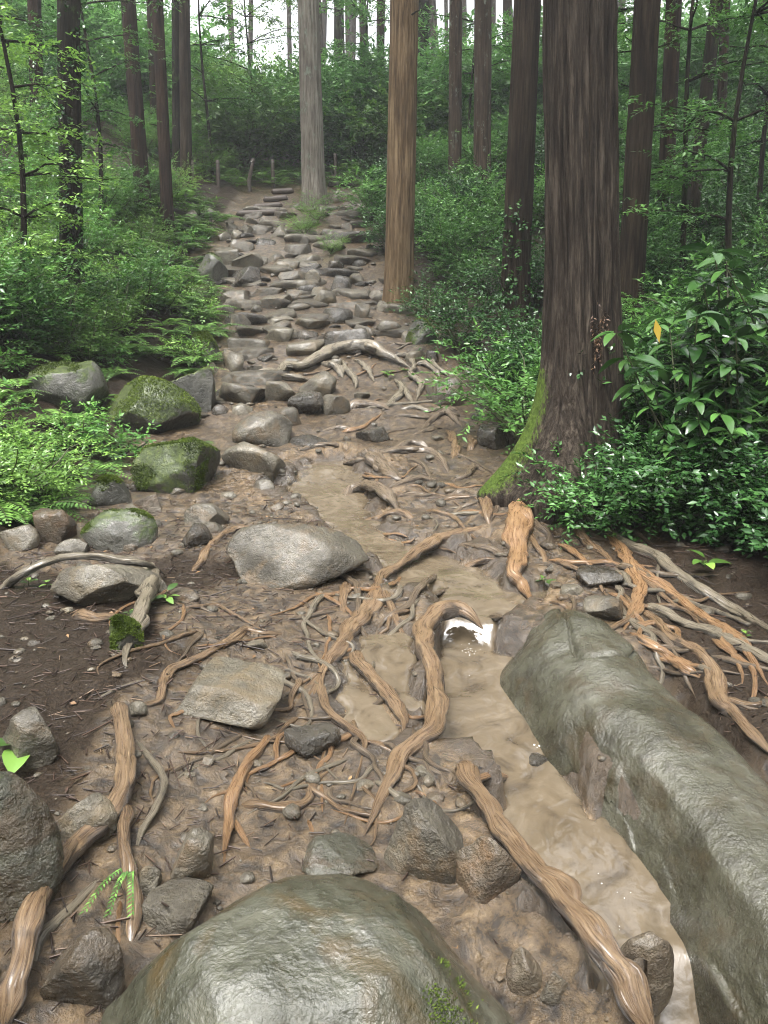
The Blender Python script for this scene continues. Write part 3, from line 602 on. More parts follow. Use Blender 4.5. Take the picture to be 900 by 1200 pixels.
# muddy water
wm, n, l, p = mat('muddy_water')
gv = n.new('ShaderNodeNewGeometry').outputs['Position']
w1 = nnoise(n, l, gv, 4.5, 4, .55, 1.5); w2 = nnoise(n, l, gv, 13, 1.5, .45, .8); w3 = nnoise(n, l, gv, 90, 2, .5, .5)
c = ramp(n, l, w1, [(.3, (.055, .042, .027)), (.45, (.095, .074, .048)), (.58, (.112, .088, .058)), (.75, (.15, .122, .086))])
l.new(c, p.inputs['Base Color']); p.inputs['Roughness'].default_value = .025; p.inputs['Specular IOR Level'].default_value = .9
l.new(bump(n, l, mth(n, l, 'ADD', w2, mth(n, l, 'MULTIPLY', w3, .1)), .2, .03), p.inputs['Normal'])
def water_sheet(SPp, W, Z, name, grow_=1.45, step=.02):
    lo = SPp[:, :2].min(0) - W.max() * 1.5; hi = SPp[:, :2].max(0) + W.max() * 1.5
    X, Y = np.meshgrid(np.arange(lo[0], hi[0], step), np.arange(lo[1], hi[1], step))
    q, lev = stream_at(X, Y, SPp, W, Z)
    Pn = np.stack([X.ravel(), Y.ravel(), np.zeros(X.size)], 1)
    q = q * (1 + WOB(Pn).reshape(X.shape))
    lev = lev + .004 * fbm(Pn * 9, 2, 31).reshape(X.shape) - .14 * sstep(1.0, 1.45, q)
    k = np.arange(X.size).reshape(X.shape)
    qd = np.stack([k[:-1, :-1], k[:-1, 1:], k[1:, 1:], k[1:, :-1]], -1).reshape(-1, 4)
    keep = (q.ravel()[qd] < grow_).all(1); qd = qd[keep]
    u, inv = np.unique(qd, return_inverse=True)
    V = np.stack([X, Y, lev], -1).reshape(-1, 3)[u]
    return tag(link(name, mesh_np(name, V, inv.reshape(-1, 4), [wm], True)), kind='structure')
water_sheet(SP, SWD, SZ, 'stream_water')
water_sheet(SP2, SWD2, SZ2, 'puddle_water')

def leaf_arrays(B, D, N, L, W, fold=.18, droop=.12, rnd=None):
    """5-vertex leaves: base B, direction D, normal N, length L, width W"""
    n_ = len(B); D = nrm(D); S = nrm(np.cross(D, N)); Nn = np.cross(S, D)
    L = np.broadcast_to(L, n_)[:, None]; W = np.broadcast_to(W, n_)[:, None]
    c = B + D * L * .45 - Nn * W * fold
    lft = B + D * L * .42 + S * W * .5; rgt = B + D * L * .42 - S * W * .5
    tip = B + D * L - Nn * L * droop
    V = np.stack([B, lft, rgt, c, tip], 1).reshape(-1, 3)
    o = (np.arange(n_) * 5)[:, None]
    f = np.stack([o + [0, 2, 3], o + [0, 3, 1], o + [1, 3, 4], o + [3, 2, 4]], 1).reshape(-1, 3)
    rn = np.repeat(rng.random(n_) if rnd is None else rnd, 5)
    return V, f, rn
# ------------------------------------------------------------------ boulders and stones
_ico = {}
def ico(sub):
    if sub not in _ico:
        bm = bmesh.new(); bmesh.ops.create_icosphere(bm, subdivisions=sub, radius=1.0)
        _ico[sub] = (np.array([v.co[:] for v in bm.verts]), np.array([[v.index for v in f.verts] for f in bm.faces])); bm.free()
    return _ico[sub]
def rock_verts(size, seed, sub=4, planes=9, cut=(.55, .88), rough=.05, flat_top=False, hard=.97):
    V, Fc = ico(sub); V = V.copy(); r = np.random.default_rng(seed)
    V *= 1.12
    N = nrm(r.normal(size=(planes, 3))); D = r.uniform(cut[0], cut[1], planes)
    if flat_top: N = np.vstack([N, nrm(np.array([[.15 * r.normal(), .15 * r.normal(), 1]]))]); D = np.append(D, .55)
    V += (fbm(V * 1.1, 2, seed)[:, None]) * V * .16
    for nn, dd in zip(N, D):
        t = V @ nn - dd; V -= np.where(t > 0, t * hard, 0)[:, None] * nn
    V = V * np.asarray(size)
    s = float(np.mean(size)); nv = nrm(V)
    V += nv * (fbm(V / s * 2.2, 3, seed + 5)[:, None] * rough * 1.2 * s)
    V += nv * ((1 - 2 * np.abs(fbm(V / s * 5.5, 4, seed + 9, .6)))[:, None] * rough * .45 * s)
    if sub >= 5: V += nv * (fbm(V * 25, 3, seed + 21)[:, None] * .003)
    return V, Fc
def rotz(V, a):
    c, s = math.cos(a), math.sin(a); return V @ np.array([[c, s, 0], [-s, c, 0], [0, 0, 1]])
_seed = [100]
def stone(box, material, name='boulder', label=None, cat='boulder', group=None, parent=None, sub=4, depth=.85, sink=.5, planes=9, cut=(.55, .88), rough=.05, flat=False, rz=None, lift=0.0, seed=None):
    x0, y0, x1, y1 = box; _seed[0] += 1; sd = seed or _seed[0]; r = np.random.default_rng(sd)
    b = G((x0 + x1) / 2, y1); dist = float(np.dot(b - CAM, [0, math.cos(PITCH), -math.sin(PITCH)]))
    w = (x1 - x0) * dist / F; d = w * depth
    ang = math.asin(max(-.2, (CAM[2] - b[2]) / np.linalg.norm(b - CAM)))
    h = ((y1 - y0) * dist / F - d * max(0, math.sin(ang)) * .8) / math.cos(ang)
    h = max(h, .28 * w)
    hz = h * (1 + sink) / 2 * 1.08
    V, Fc = rock_verts((w / 2 * 1.04, d / 2 * 1.04, hz), sd, sub, planes, cut, rough, flat)
    if rz is not None: V = rotz(V, rz)
    # fit the visible extent
    ext = V.max(0) - V.min(0); V = (V - (V.max(0) + V.min(0)) / 2) * (np.array([w, d, h * (1 + sink)]) / ext)
    cx, cyy = b[0], b[1] + d * .5
    cz = b[2] + h - h * (1 + sink) / 2 + lift
    o = link(name, mesh_np(name, V, Fc, [M[material]], True), parent, (cx, cyy, cz))
    if label: tag(o, label, cat, group)
    if material in ('rock_moss', 'rock_halfmoss') and (x1 - x0) > 30: add_moss(o, V, Fc, 6000 if material == 'rock_moss' else 2200, moss_top(sd, .2 if material == 'rock_moss' else .45), sd, .02 if b[1] > 5 else .012)
    return o

M['moss'] = leaf_mat('moss_tuft', (.025, .04, .006), (.055, .085, .012), (.1, .14, .022), .7, .2, .2)
def add_moss(parent, V, Fc, n_, mask, seed, ln=.012):
    r = np.random.default_rng(seed); T = V[Fc[:, :3]]; c = T.mean(1); nn = np.cross(T[:, 1] - T[:, 0], T[:, 2] - T[:, 0]); ar = np.linalg.norm(nn, axis=1); nn = nrm(nn)
    nn = np.where(((nn * (c - V.mean(0))).sum(1) < 0)[:, None], -nn, nn)
    w = ar * np.clip(mask(c, nn), 0, 1); w = w / w.sum(); k = r.choice(len(c), n_, p=w)
    u = r.random((n_, 2)); u = np.where(u.sum(1, keepdims=True) > 1, 1 - u, u)
    B = T[k, 0] + (T[k, 1] - T[k, 0]) * u[:, :1] + (T[k, 2] - T[k, 0]) * u[:, 1:]
    v_, f_, rn = leaf_arrays(B - nn[k] * .002, nn[k] + r.normal(size=(n_, 3)) * .6, r.normal(size=(n_, 3)), ln * r.uniform(.5, 1.3, n_), ln * .45, rnd=np.clip(.5 + .5 * fbm(B * 9, 2, seed) + r.normal(size=n_) * .15, 0, 1))
    return tag(link('moss', mesh_np('moss', v_, f_, [M['moss']], False, {'rnd': rn}), parent), kind='stuff')
def moss_top(seed, th=.35, sc=4.0): return lambda c, n_: sstep(th, th + .25, .55 * n_[:, 2] + .7 * fbm(c * sc, 3, seed) + .12)

# big custom boulders -----------------------------------------------------
V, Fc = ico(6); V = V.copy(); pw = 2.7
V = V / (np.abs(V) ** pw).sum(1, keepdims=True) ** (1 / pw)
rr_ = np.random.default_rng(11)
for nn, dd in zip(nrm(np.array([[-.7, -.3, .6], [.6, -.35, .6], [.15, -.7, .75], [.75, .2, .5], [-.6, .45, .6]])), (.93, .95, .97, .92, .95)):
    t_ = V @ nn - dd; V -= np.where(t_ > 0, t_ * .75, 0)[:, None] * nn
V = V * [.475, .37, .41]; nv = nrm(V)
V += nv * (fbm(V * 3.2, 3, 501)[:, None] * .035 + (1 - 2 * np.abs(fbm(V * 6, 4, 502, .55)))[:, None] * .009)
o = link('boulder', mesh_np('boulder', V, Fc, [M['rock_front']], True), None, (-.16, 1.30, -.02))
tag(o, 'large smooth wet boulder with green moss streak filling the bottom of the foreground', 'boulder')
add_moss(o, V, Fc, 7000, lambda c, n_: np.exp(-((c[:, 0] - .27 - .12 * (c[:, 2] - .2) - .05 * fbm(c * 5, 2, 3)) / .04) ** 2) * (c[:, 1] < .05) * sstep(-.1, .25, fbm(c * 11, 3, 8)) + .25 * sstep(.2, .5, fbm(c * 4, 3, 18)) * (c[:, 2] < .26), 71, .009)

def slab():
    #            Y     left  ridge  rim   top
    K = np.array([[.9, 1.0, 1.12, 1.42, -.02], [1.4, .98, 1.09, 1.4, .02], [1.8, .95, 1.07, 1.38, .06], [2.05, .92, 1.04, 1.35, .08], [2.27, .885, 1.01, 1.32, .1], [2.46, .82, .97, 1.3, .12], [2.65, .745, .93, 1.28, .145],
                  [2.87, .685, .91, 1.23, .17], [3.1, .62, .9, 1.17, .2], [3.37, .555, .87, 1.12, .235], [3.55, .545, .85, 1.08, .25], [3.7, .59, .84, 1.03, .235], [3.83, .67, .84, .97, .17], [3.92, .76, .84, .9, .03]])
    nS, nA = 190, 130
    tt = np.linspace(K[0, 0], K[-1, 0], nS); ker = np.hanning(25)[1:-1]; ker /= ker.sum()
    sm = lambda a: np.convolve(np.pad(np.interp(tt, K[:, 0], a), 11, 'edge'), ker, 'valid')
    L, Rg, Rm, T = (sm(K[:, c]) for c in (1, 2, 3, 4))
    V = []
    for k in range(nS):
        l_, g_, m_, t_ = L[k], Rg[k], Rm[k], T[k]
        sec = np.array([[l_ - .03, -.7], [l_, -.16], [l_ + (g_ - l_) * .36, -.16 + (t_ + .16) * .45], [l_ + (g_ - l_) * .74, -.16 + (t_ + .16) * .84], [g_ + .04, t_], [(g_ + m_) / 2 + .02, t_ - .004], [m_, t_ - .035], [m_ + .09, t_ - .13], [m_ + .13, t_ - .3], [m_ + .16, -.7]])
        f = np.linspace(0, len(sec) - 1, nA); x = np.interp(f, np.arange(len(sec)), sec[:, 0]); z = np.interp(f, np.arange(len(sec)), sec[:, 1])
        kr = np.hanning(11)[1:-1]; kr /= kr.sum()
        x = np.convolve(np.pad(x, 4, 'edge'), kr, 'valid'); z = np.convolve(np.pad(z, 4, 'edge'), kr, 'valid')
        V.append(np.stack([x, np.full(nA, tt[k]), z], 1))
    V = np.array(V).reshape(-1, 3)
    cen = np.stack([np.full(len(V), .88), V[:, 1], np.full(len(V), .0)], 1); nv = nrm(V - cen)
    V += nv * (fbm(V * 2.1, 3, 77)[:, None] * .08 + (1 - 2 * np.abs(fbm(V * [2.2, 2.2, 4.0] + .6 * fbm(V * 3, 2, 5)[:, None], 4, 78, .5)))[:, None] * .014 - .03 * sstep(.06, .0, np.abs(fbm(V * [2.6, 1.7, 2.6], 2, 83)))[:, None])
    k = np.arange(nS * nA).reshape(nS, nA)
    q = np.stack([k[:-1, :-1], k[:-1, 1:], k[1:, 1:], k[1:, :-1]], -1).reshape(-1, 4)
    V = np.vstack([V, [[.85, 3.9, -.7]], [[1.1, .9, -.7]]]); e1, e0 = len(V) - 2, len(V) - 1
    cap = [[k[-1, i], k[-1, i + 1], e1, e1] for i in range(nA - 1)]; cap0 = [[k[0, i + 1], k[0, i], e0, e0] for i in range(nA - 1)]
    me = mesh_np('boulder', V, q, [M['rock_slab']], True)
    bmq = bmesh.new(); bmq.from_mesh(me); bmq.verts.ensure_lookup_table()
    for a, b, c, _ in cap + cap0:
        fq = bmq.faces.new([bmq.verts[int(a)], bmq.verts[int(b)], bmq.verts[int(c)]]); fq.smooth = True
    bmesh.ops.recalc_face_normals(bmq, faces=bmq.faces); bmq.to_mesh(me); bmq.free()
    tag(link('boulder', me), 'long whale-backed olive slab boulder along the right side of the muddy stream', 'boulder')
slab()

BOULDERS = [
 ((250, 600, 432, 692), 'rock', 'grey rounded boulder in the middle of the path beside the brown pool', dict(sub=5, depth=.6, rough=.045, planes=8, seed=412)),
 ((96, 436, 224, 512), 'rock_moss', 'big angular moss-covered boulder on the left bank', dict(sub=5, planes=7, depth=.7)),
 ((178, 428, 245, 492), 'rock_halfmoss', 'grey mossy boulder leaning behind the big angular mossy one', dict(sub=5)),
 ((146, 508, 244, 580), 'rock_moss', 'squat mossy boulder in front of the big angular mossy one', dict(sub=5, planes=8)),
 ((24, 420, 113, 482), 'rock_halfmoss', 'flat dark grey boulder half buried in the left ferns', dict(sub=5, depth=.8)),
 ((254, 512, 334, 558), 'rock_pale', 'pale wedge-shaped stone left of the upper pool', dict(planes=6)),
 ((268, 478, 340, 522), 'rock', 'rounded grey boulder behind the pale wedge-shaped stone', dict(planes=7)),
 ((42, 648, 183, 712), 'rock_pale', 'broad light grey boulder with a root lying across its top', dict(sub=5, depth=.55, rough=.06)),
 ((88, 592, 178, 648), 'rock_halfmoss', 'peaked grey boulder with mossy left edge behind the root-draped one', dict(sub=5, planes=7, depth=.6)),
 ((30, 590, 84, 637), 'rock_brown', 'rusty brown pitted stone at the left edge of the path', dict(rough=.09)),
 ((-8, 612, 38, 647), 'rock_pale', 'smooth pale stone cut off by the left picture edge', dict()),
 ((196, 772, 326, 858), 'rock_pale', 'flat-topped stone with pale wet top between two foreground roots', dict(sub=5, depth=.9, flat=True, rough=.05)),
 ((-14, 820, 61, 908), 'rock', 'grey stone with a green seedling in front at the left edge', dict(sub=5)),
 ((-75, 898, 57, 1085), 'rock_left', 'large dark rounded boulder at the left edge below the seedling', dict(sub=6, planes=5, cut=(.75, .95), depth=.8)),
 ((62, 925, 132, 996), 'rock_pale', 'knobbly light grey stone right of the dark left boulder', dict(sub=5, rough=.08)),
 ((194, 972, 246, 1042), 'rock', 'rough lumpy stone in the mud above the front boulder', dict(rough=.1)),
 ((158, 1014, 186, 1052), 'rock_pale', 'small pale stone between lumpy stone and forked root', dict()),
 ((46, 1086, 138, 1192), 'rock_dark', 'dark angular stone between left roots and the front boulder', dict(sub=5)),
 ((160, 1040, 240, 1100), 'rock', 'brownish stone tucked against the upper left of the front boulder', dict(flat=True)),
 ((350, 978, 442, 1042), 'rock_left', 'olive stone just behind the front boulder', dict(sub=5)),
 ((448, 938, 548, 1040), 'rock', 'blocky wet stone right of the thick forked root', dict(sub=5, planes=8, depth=.7)),
 ((532, 980, 614, 1062), 'rock_brown', 'tan-topped wet stone beside the long dam root', dict(sub=5, depth=.7)),
 ((592, 1118, 645, 1172), 'rock_brown', 'wet brown stone between the front boulder and the dam root', dict(depth=.6)),
 ((634, 1140, 676, 1182), 'rock', 'small grey wet stone below the dam root', dict(depth=.6)),
 ((726, 1096, 795, 1180), 'rock_brown', 'round olive stone the water spills over', dict(sub=5, planes=5, cut=(.75, .95), depth=.6)),
 ((330, 846, 398, 896), 'rock_dark', 'dark slate stone lying in the shallow water', dict(flat=True)),
 ((124, 718, 162, 764), 'rock_moss', 'small mossy stone behind the upright grey root', dict()),
 ((680, 662, 736, 692), 'rock_dark', 'flat bluish stone on the bank between right-hand roots', dict(flat=True)),
 ((688, 693, 738, 730), 'rock', 'grey stone above the slab boulder near right-hand roots', dict(flat=True)),
 ((616, 882, 648, 912), 'rock_dark', 'dark wet stone in the stream against the slab', dict()),
 ((634, 928, 664, 948), 'rock_dark', 'small dark stone breaking the water surface below the slab', dict()),
 ((209, 610, 246, 643), 'rock_dark', 'small dark cube-like stone on the left of the path', dict(planes=6)),
 ((212, 586, 264, 618), 'rock', 'low stone behind the dark cube-like stone', dict()),
 ((98, 555, 148, 594), 'rock_halfmoss', 'greenish stone below the squat mossy boulder', dict()),
 ((152, 576, 188, 602), 'rock_brown', 'light brown wedge stone on the left path edge', dict(planes=6)),
 ((60, 628, 100, 652), 'rock', 'low stone behind the root-draped boulder', dict()),
 ((500, 440, 546, 476), 'rock', 'lone rounded grey boulder on the right of the path below the root tangle', dict(sub=5, planes=7)),
 ((474, 373, 513, 405), 'rock_halfmoss', 'green-tinged boulder at the foot of the tan tree', dict()),
 ((558, 454, 584, 486), 'rock_halfmoss', 'upright greenish stone half hidden by the right-hand bush', dict()),
 ((560, 494, 600, 528), 'rock_dark', 'dark stone under the bush beside the mossy trunk flare', dict()),
 ((544, 429, 565, 441), 'rock_pale', 'uppermost of three pebbles right of the lone grey boulder', dict(sub=3)),
 ((542, 437, 562, 447), 'rock_pale', 'flattest of three pebbles right of the lone grey boulder', dict(sub=3)),
 ((563, 435, 582, 449), 'rock', 'rightmost of three pebbles right of the lone grey boulder', dict(sub=3)),
 ((416, 498, 458, 519), 'rock_dark', 'dark stone standing in the upper muddy puddle', dict()),
 ((336, 507, 388, 527), 'rock_dark', 'low dark stone at the left shore of the upper pool', dict()),
 ((205, 333, 258, 366), 'rock_moss', 'round mossy stone among the ferns by the stairway', dict()),
 ((228, 297, 264, 336), 'rock_halfmoss', 'upright greenish slab at the left of the stairway', dict(planes=5)),
 ((216, 388, 256, 420), 'rock_moss', 'mossy stone sunk into the fern bank left of the steps', dict()),
 ((214, 246, 233, 262), 'rock', 'small block stone at the top left of the stairway', dict(sub=3)),
 ((228, 242, 254, 257), 'rock_halfmoss', 'greenish stone at the top left of the stairway by the ferns', dict(sub=3)),
 ((236, 424, 256, 440), 'rock', 'little brown stone at the left foot of the stairway', dict(sub=3)),
 ((196, 690, 232, 706), 'rock_brown', 'thin tan stone flush with the wet mud', dict(flat=True, sub=3)),
 ((285, 748, 312, 764), 'rock_pale', 'flat pale stone in the tan mud', dict(flat=True, sub=3)),
 ((148, 820, 170, 842), 'rock_pale', 'small grey stone beside the left root elbow', dict(sub=3)),
]
for box, mt, lab, kw in BOULDERS: stone(box, mt, 'boulder', lab, 'boulder' if (box[2] - box[0]) > 45 else 'stone', **kw)

ZONES = [((90, 560, 262, 650), 16, (14, 30), 'small stone among the rubble between the left boulders and the mud'), ((385, 885, 560, 1010), 10, (14, 34), 'small wet stone in the mud above the front boulder'),
         ((640, 640, 745, 725), 9, (14, 30), 'small stone on the soil between the right-hand roots'), ((500, 425, 590, 520), 9, (10, 22), 'small stone on the mud right of the root tangle'), ((8, 700, 135, 800), 10, (9, 20), 'small stone on the needle litter at left'),
         ((250, 560, 340, 600), 7, (12, 26), 'small stone on the left shore of the upper pool'), ((190, 860, 260, 1010), 6, (12, 24), 'small stone on the soil left of the orange forked root'), ((780, 640, 900, 740), 8, (12, 26), 'small stone on the dark soil bank at right')]
rz_ = np.random.default_rng(4242)
for (x0, y0, x1, y1), n_, (w0, w1), lab in ZONES:
    for k in range(n_):
        w_ = w0 + (w1 - w0) * rz_.random() ** 1.5; cx_, cy_ = rz_.uniform(x0, x1), rz_.uniform(y0, y1)
        stone((cx_ - w_ / 2, cy_ - w_ * .55, cx_ + w_ / 2, cy_), ('rock', 'rock_dark', 'rock_pale', 'rock_brown', 'rock')[k % 5], 'stone', mass_label(('grey', 'dark', 'pale', 'brown', 'grey')[k % 5] + ' stone', *G(cx_, cy_), 'tiny' if w_ < 16 else 'small', LAND_FG), 'stone', lab.replace('small stone', 'small stones').replace('small wet stone', 'small wet stones'), sub=3, sink=.7, planes=8)

# stairway of rough stones ----------------------------------------------
stair = empty('stone_stairway', tuple(G(330, 480)))
tag(stair, 'rough stairway of grey stones climbing between the trees', 'stairs')
STEPS = [(285,253,304,262),(304,252,327,263),(277,263,296,276),(313,261,347,277),(295,277,323,288),(267,280,296,296),(312,296,331,306),(341,297,375,308),(319,305,349,316),
 (344,307,377,320),(305,312,333,320),(325,317,360,331),(357,316,379,335),(333,329,371,338),(344,332,376,342),(289,335,333,347),(333,339,363,354),(303,345,339,361),(364,336,387,354),(387,323,411,341),
 (408,319,427,334),(400,261,413,272),(387,223,413,238),(397,240,413,252),(408,300,432,312),(237,255,253,264),(264,259,277,270),(264,293,307,321),(248,289,283,310),(263,312,304,337),(252,339,291,359),
 (335,355,367,364),(367,340,393,357),(296,367,344,381),(375,360,412,379),(415,355,433,373),(309,375,341,389),(344,372,385,386),(305,385,343,401),(344,387,372,398),(268,367,292,387),(263,395,315,414),
 (260,409,284,436),(335,397,380,418),(377,384,431,416),(327,419,356,433),(252,446,308,474),(308,445,345,471),(349,433,393,464),(337,457,377,487),(376,461,409,486),(320,475,353,500),(415,459,433,467),
 (271,471,295,486),(247,473,265,486),(412,380,441,394),(441,375,471,394),(471,388,483,400),(475,411,497,425),(500,410,515,425),(255,356,272,368),(292,356,305,366),(385,420,400,432),(432,340,450,352),
 (300,415,325,424),(288,428,306,440),(345,420,352,428),(440,352,460,366),(270,268,282,280),(296,262,312,270),(350,275,362,285),(255,270,268,282),(286,322,300,334),(300,300,312,310),(384,305,402,316),(420,335,436,346)]
mset = ['rock', 'rock_pale', 'rock', 'rock_dark', 'rock_pale']
for k, b in enumerate(STEPS):
    b = (b[0] - 1, b[1], b[2] + 1, b[3] + 1)
    big = (b[2] - b[0]) > 40
    o = stone(b, mset[(k * 7) % 5], 'step_stone', parent=None, sub=4 if big else 3, depth=.9, planes=8, sink=.6, rough=.05, flat=(k % 3 != 0), cut=(.5, .85))
    o.parent = stair; o.matrix_parent_inverse = Matrix.Translation(-Vector(stair.location))
# filler stones between the steps
lo = [ico(2)]
r_ = np.random.default_rng(5)
filler = [rock_verts((1, 1, 1), 900 + k, 3, 9, (.55, .85), .05, True)[0] for k in range(6)]
fm = [mesh_np('step_stone', v_, ico(3)[1], [M[mset[k % 5]]], True) for k, v_ in enumerate(filler)]
cnt = 0
def put_step(x, y, sx, sy, sz, k, dz=0.0):
    qv = visible(x, y, float(Hs(x, y)))
    if qv[1] > 404 and qv[0] > 318: return          # the root tangle lies here
    o = link('step_stone', fm[k % 6], None, (x, y, float(Hs(x, y)) + dz), (r_.normal() * .07, r_.normal() * .07, r_.normal() * .25), (sx, sy, sz))
    o.parent = stair; o.matrix_parent_inverse = Matrix.Translation(-Vector(stair.location))
yy = 8.35
while yy < 18.6:
    x = float(XL(yy)) + .3
    while x < float(XR(yy)) - .2:
        w_ = r_.uniform(.18, .42) * (1 + .012 * yy)
        if r_.random() < .78: put_step(x + w_, yy + r_.normal() * .1, w_ * 1.05, r_.uniform(.19, .29), r_.uniform(.16, .21), int(r_.integers(0, 6)), r_.uniform(-.06, .01)); cnt += 1
        x += w_ * 2.02
    yy += r_.uniform(.5, .68)
for k in range(110):
    y = r_.uniform(8.2, 18.5); x = r_.uniform(float(XL(y)) + .1, float(XR(y)) - .05); w_ = r_.uniform(.07, .16)
    put_step(x, y, w_, w_ * .8, w_ * .55, k, .0); cnt += 1

# log steps at the top of the stairway
def log_step(x0, y0, x1, y1, Y, r, label):
    a, b = at_depth(x0, y0, Y), at_depth(x1, y1, Y + .1)
    for q in (a, b): q[2] = float(Hs(q[0], q[1])) + r * .5
    ln = np.linalg.norm(b - a); d = (b - a) / ln
    nS, nA = 16, 12
    V = []
    for k in range(nS):
        s = k / (nS - 1); rr = r * (1 if 0 < k < nS - 1 else .01)
        cc = a + (b - a) * (s if k not in (0, nS - 1) else s)
        an = np.linspace(0, 2 * math.pi, nA, endpoint=False); side = nrm(np.cross(d, [0, 0, 1])); up = np.cross(side, d)
        ring = cc + (np.cos(an)[:, None] * side + np.sin(an)[:, None] * up) * rr
        V.append(ring)
    V = np.array(V).reshape(-1, 3); V += nrm(V - (a + b) / 2) * (fbm(V * 6, 2, int(x0))[:, None] * r * .15)
    k = np.arange(nS * nA).reshape(nS, nA); kn = np.roll(k, -1, 1)
    c = (a + b) / 2
    o = link('log_step', mesh_np('log_step', V - c, np.stack([k[:-1], kn[:-1], kn[1:], k[1:]], -1).reshape(-1, 4), [M['wood']], True), None, tuple(c))
    tag(o, label, 'log', 'wooden log steps at the top of the path')
for k, (x0, y0, x1, y1, Y, lab) in enumerate([(276, 252, 328, 251, 17.6, 'lowest log step at the head of the stone stairway'), (296, 248, 332, 247, 18.2, 'second log step from the bottom, left of the pale tree'),
    (308, 244, 338, 243, 18.8, 'third log step from the bottom, left of the pale tree'), (318, 240, 345, 239, 19.4, 'topmost log step left of the pale tree'),
    (384, 222, 414, 220, 20.6, 'lower log step right of the pale tree'), (386, 217, 414, 215, 21.4, 'upper log step right of the pale tree')]):
    log_step(x0, y0, x1, y1, Y, .075, lab)

for mt, lab, st, kw in ROOTS: root(st, mt, lab, **kw)
RLAB = {'mid': 'thin root rung crossing the muddy middle of the path', 'near': 'thin rootlet among the large central foreground roots', 'left': 'thin rootlet on the litter left of the central roots', 'stair': 'thin root creeping between the stairway stones'}
for k, (q_, zone) in enumerate(ROOTLETS): root([q_], ('root_dark', 'root', 'root_orange', 'root_grey')[k % 4], mass_label('rootlet', *root_strand(q_, 1.1, (1.2, 1.2), 1.25)[0].mean(0), ('thin dark', 'thin brown', 'thin orange', 'thin grey')[k % 4], LAND_FG), lift=1.1, thick=1.25, group='thin rootlets creeping over the trail', name='rootlet')

# ------------------------------------------------------------------ foliage builders
def twigs(Bs, Ds, tl, nl, ll, lw, r, upb=1.0, droop=.12, flat=.35, tint=None):
    """leafy twigs: start Bs, direction Ds; returns leaf arrays"""
    n_ = len(Bs); Ds = nrm(Ds); tl = np.broadcast_to(tl, n_)
    k = np.arange(nl); s = (k + .6) / nl
    Bp = Bs[:, None, :] + Ds[:, None, :] * (tl[:, None] * s)[..., None]
    Bp[..., 2] -= (tl[:, None] * s ** 2) * .18
    side = nrm(np.cross(Ds, [0, 0, 1.0]) + 1e-4)
    sg = np.where(k % 2 == 0, 1.0, -1.0)
    Dl = Ds[:, None, :] * .6 + side[:, None, :] * sg[None, :, None] * .9 + r.normal(size=(n_, nl, 3)) * .3
    Dl[:, -1, :] = Ds + r.normal(size=(n_, 3)) * .15
    Nl = np.array([0, 0, upb]) + r.normal(size=(n_, nl, 3)) * flat + Ds[:, None, :] * .25
    q = n_ * nl
    ll_ = ll * r.uniform(.65, 1.2, q); tw = r.random(n_) if tint is None else tint
    rn = np.clip(np.repeat(tw, nl) * .6 + r.random(q) * .45, 0, 1)
    return leaf_arrays(Bp.reshape(-1, 3), Dl.reshape(-1, 3), Nl.reshape(-1, 3), ll_, lw * ll_ / ll, rnd=rn, droop=droop)
def tube_simple(C, r0, r1, nA=5):
    C = np.asarray(C, float); n_ = len(C); T = nrm(np.gradient(C, axis=0)); side = nrm(np.cross(T, [0.31, .17, 1.0])); up = np.cross(side, T)
    a = np.linspace(0, 2 * math.pi, nA, endpoint=False); rr = np.linspace(r0, r1, n_)
    V = C[:, None] + (np.cos(a)[None, :, None] * side[:, None] + np.sin(a)[None, :, None] * up[:, None]) * rr[:, None, None]
    k = np.arange(n_ * nA).reshape(n_, nA); kn = np.roll(k, -1, 1)
    return V.reshape(-1, 3), np.stack([k[:-1], kn[:-1], kn[1:], k[1:]], -1).reshape(-1, 4)
def merge(parts):
    Vs, Fs, off = [], [], 0
    for V, f in parts: Vs.append(V); Fs.append(f + off); off += len(V)
    return np.vstack(Vs), np.vstack(Fs)

def shrub_meshes(seed, rad=1.0, hgt=1.2, nstem=9, ntw=260, nl=9, ll=.085, lw=.036, tl=.28, material='leaf_mid', low=0.0):
    """a dome of leafy sprays on branching stems; returns (leaf mesh, stem mesh)"""
    r = np.random.default_rng(seed)
    stems, ends = [], []
    for k in range(nstem):
        a = r.uniform(0, 6.28); d = rad * r.uniform(.35, .95) ; h = hgt * r.uniform(.55, 1.0) * (1 - .35 * (d / rad) ** 2)
        t = np.linspace(0, 1, 7)[:, None]
        C = np.hstack([np.cos(a) * d * t ** 1.3, np.sin(a) * d * t ** 1.3, h * t ** .8]) + r.normal(size=(7, 3)) * .03 * t
        stems.append(tube_simple(C, .014 * rad + .004, .004)); ends.append(C)
    E = np.array(ends)
    pick = r.integers(0, nstem, ntw); tt = r.uniform(.35 - .3 * low, 1.0, ntw); fi = tt * 6; i0 = np.minimum(fi.astype(int), 5); fr = (fi - i0)[:, None]
    B = E[pick, i0] * (1 - fr) + E[pick, i0 + 1] * fr
    D = nrm(r.normal(size=(ntw, 3)) * [1, 1, .55] + nrm(B * [1, 1, .2] + 1e-6) * .8 + [0, 0, .25])
    B = B + D * (r.uniform(0, .38, ntw) * rad)[:, None]
    B[:, 2] = np.maximum(B[:, 2], .03)
    # light and dark clumps: tint follows noise in space
    tint = np.clip(.5 + .75 * fbm(B / rad * 2.3, 2, seed), 0, 1)
    V, f, rn = twigs(B, D, tl * r.uniform(.6, 1.2, ntw), nl, ll, lw, r, tint=tint)
    sv, sf = merge(stems)
    return (mesh_np('foliage', V, f, [M[material]], False, {'rnd': rn}), mesh_np('stem', sv, sf, [M['stem']], True))
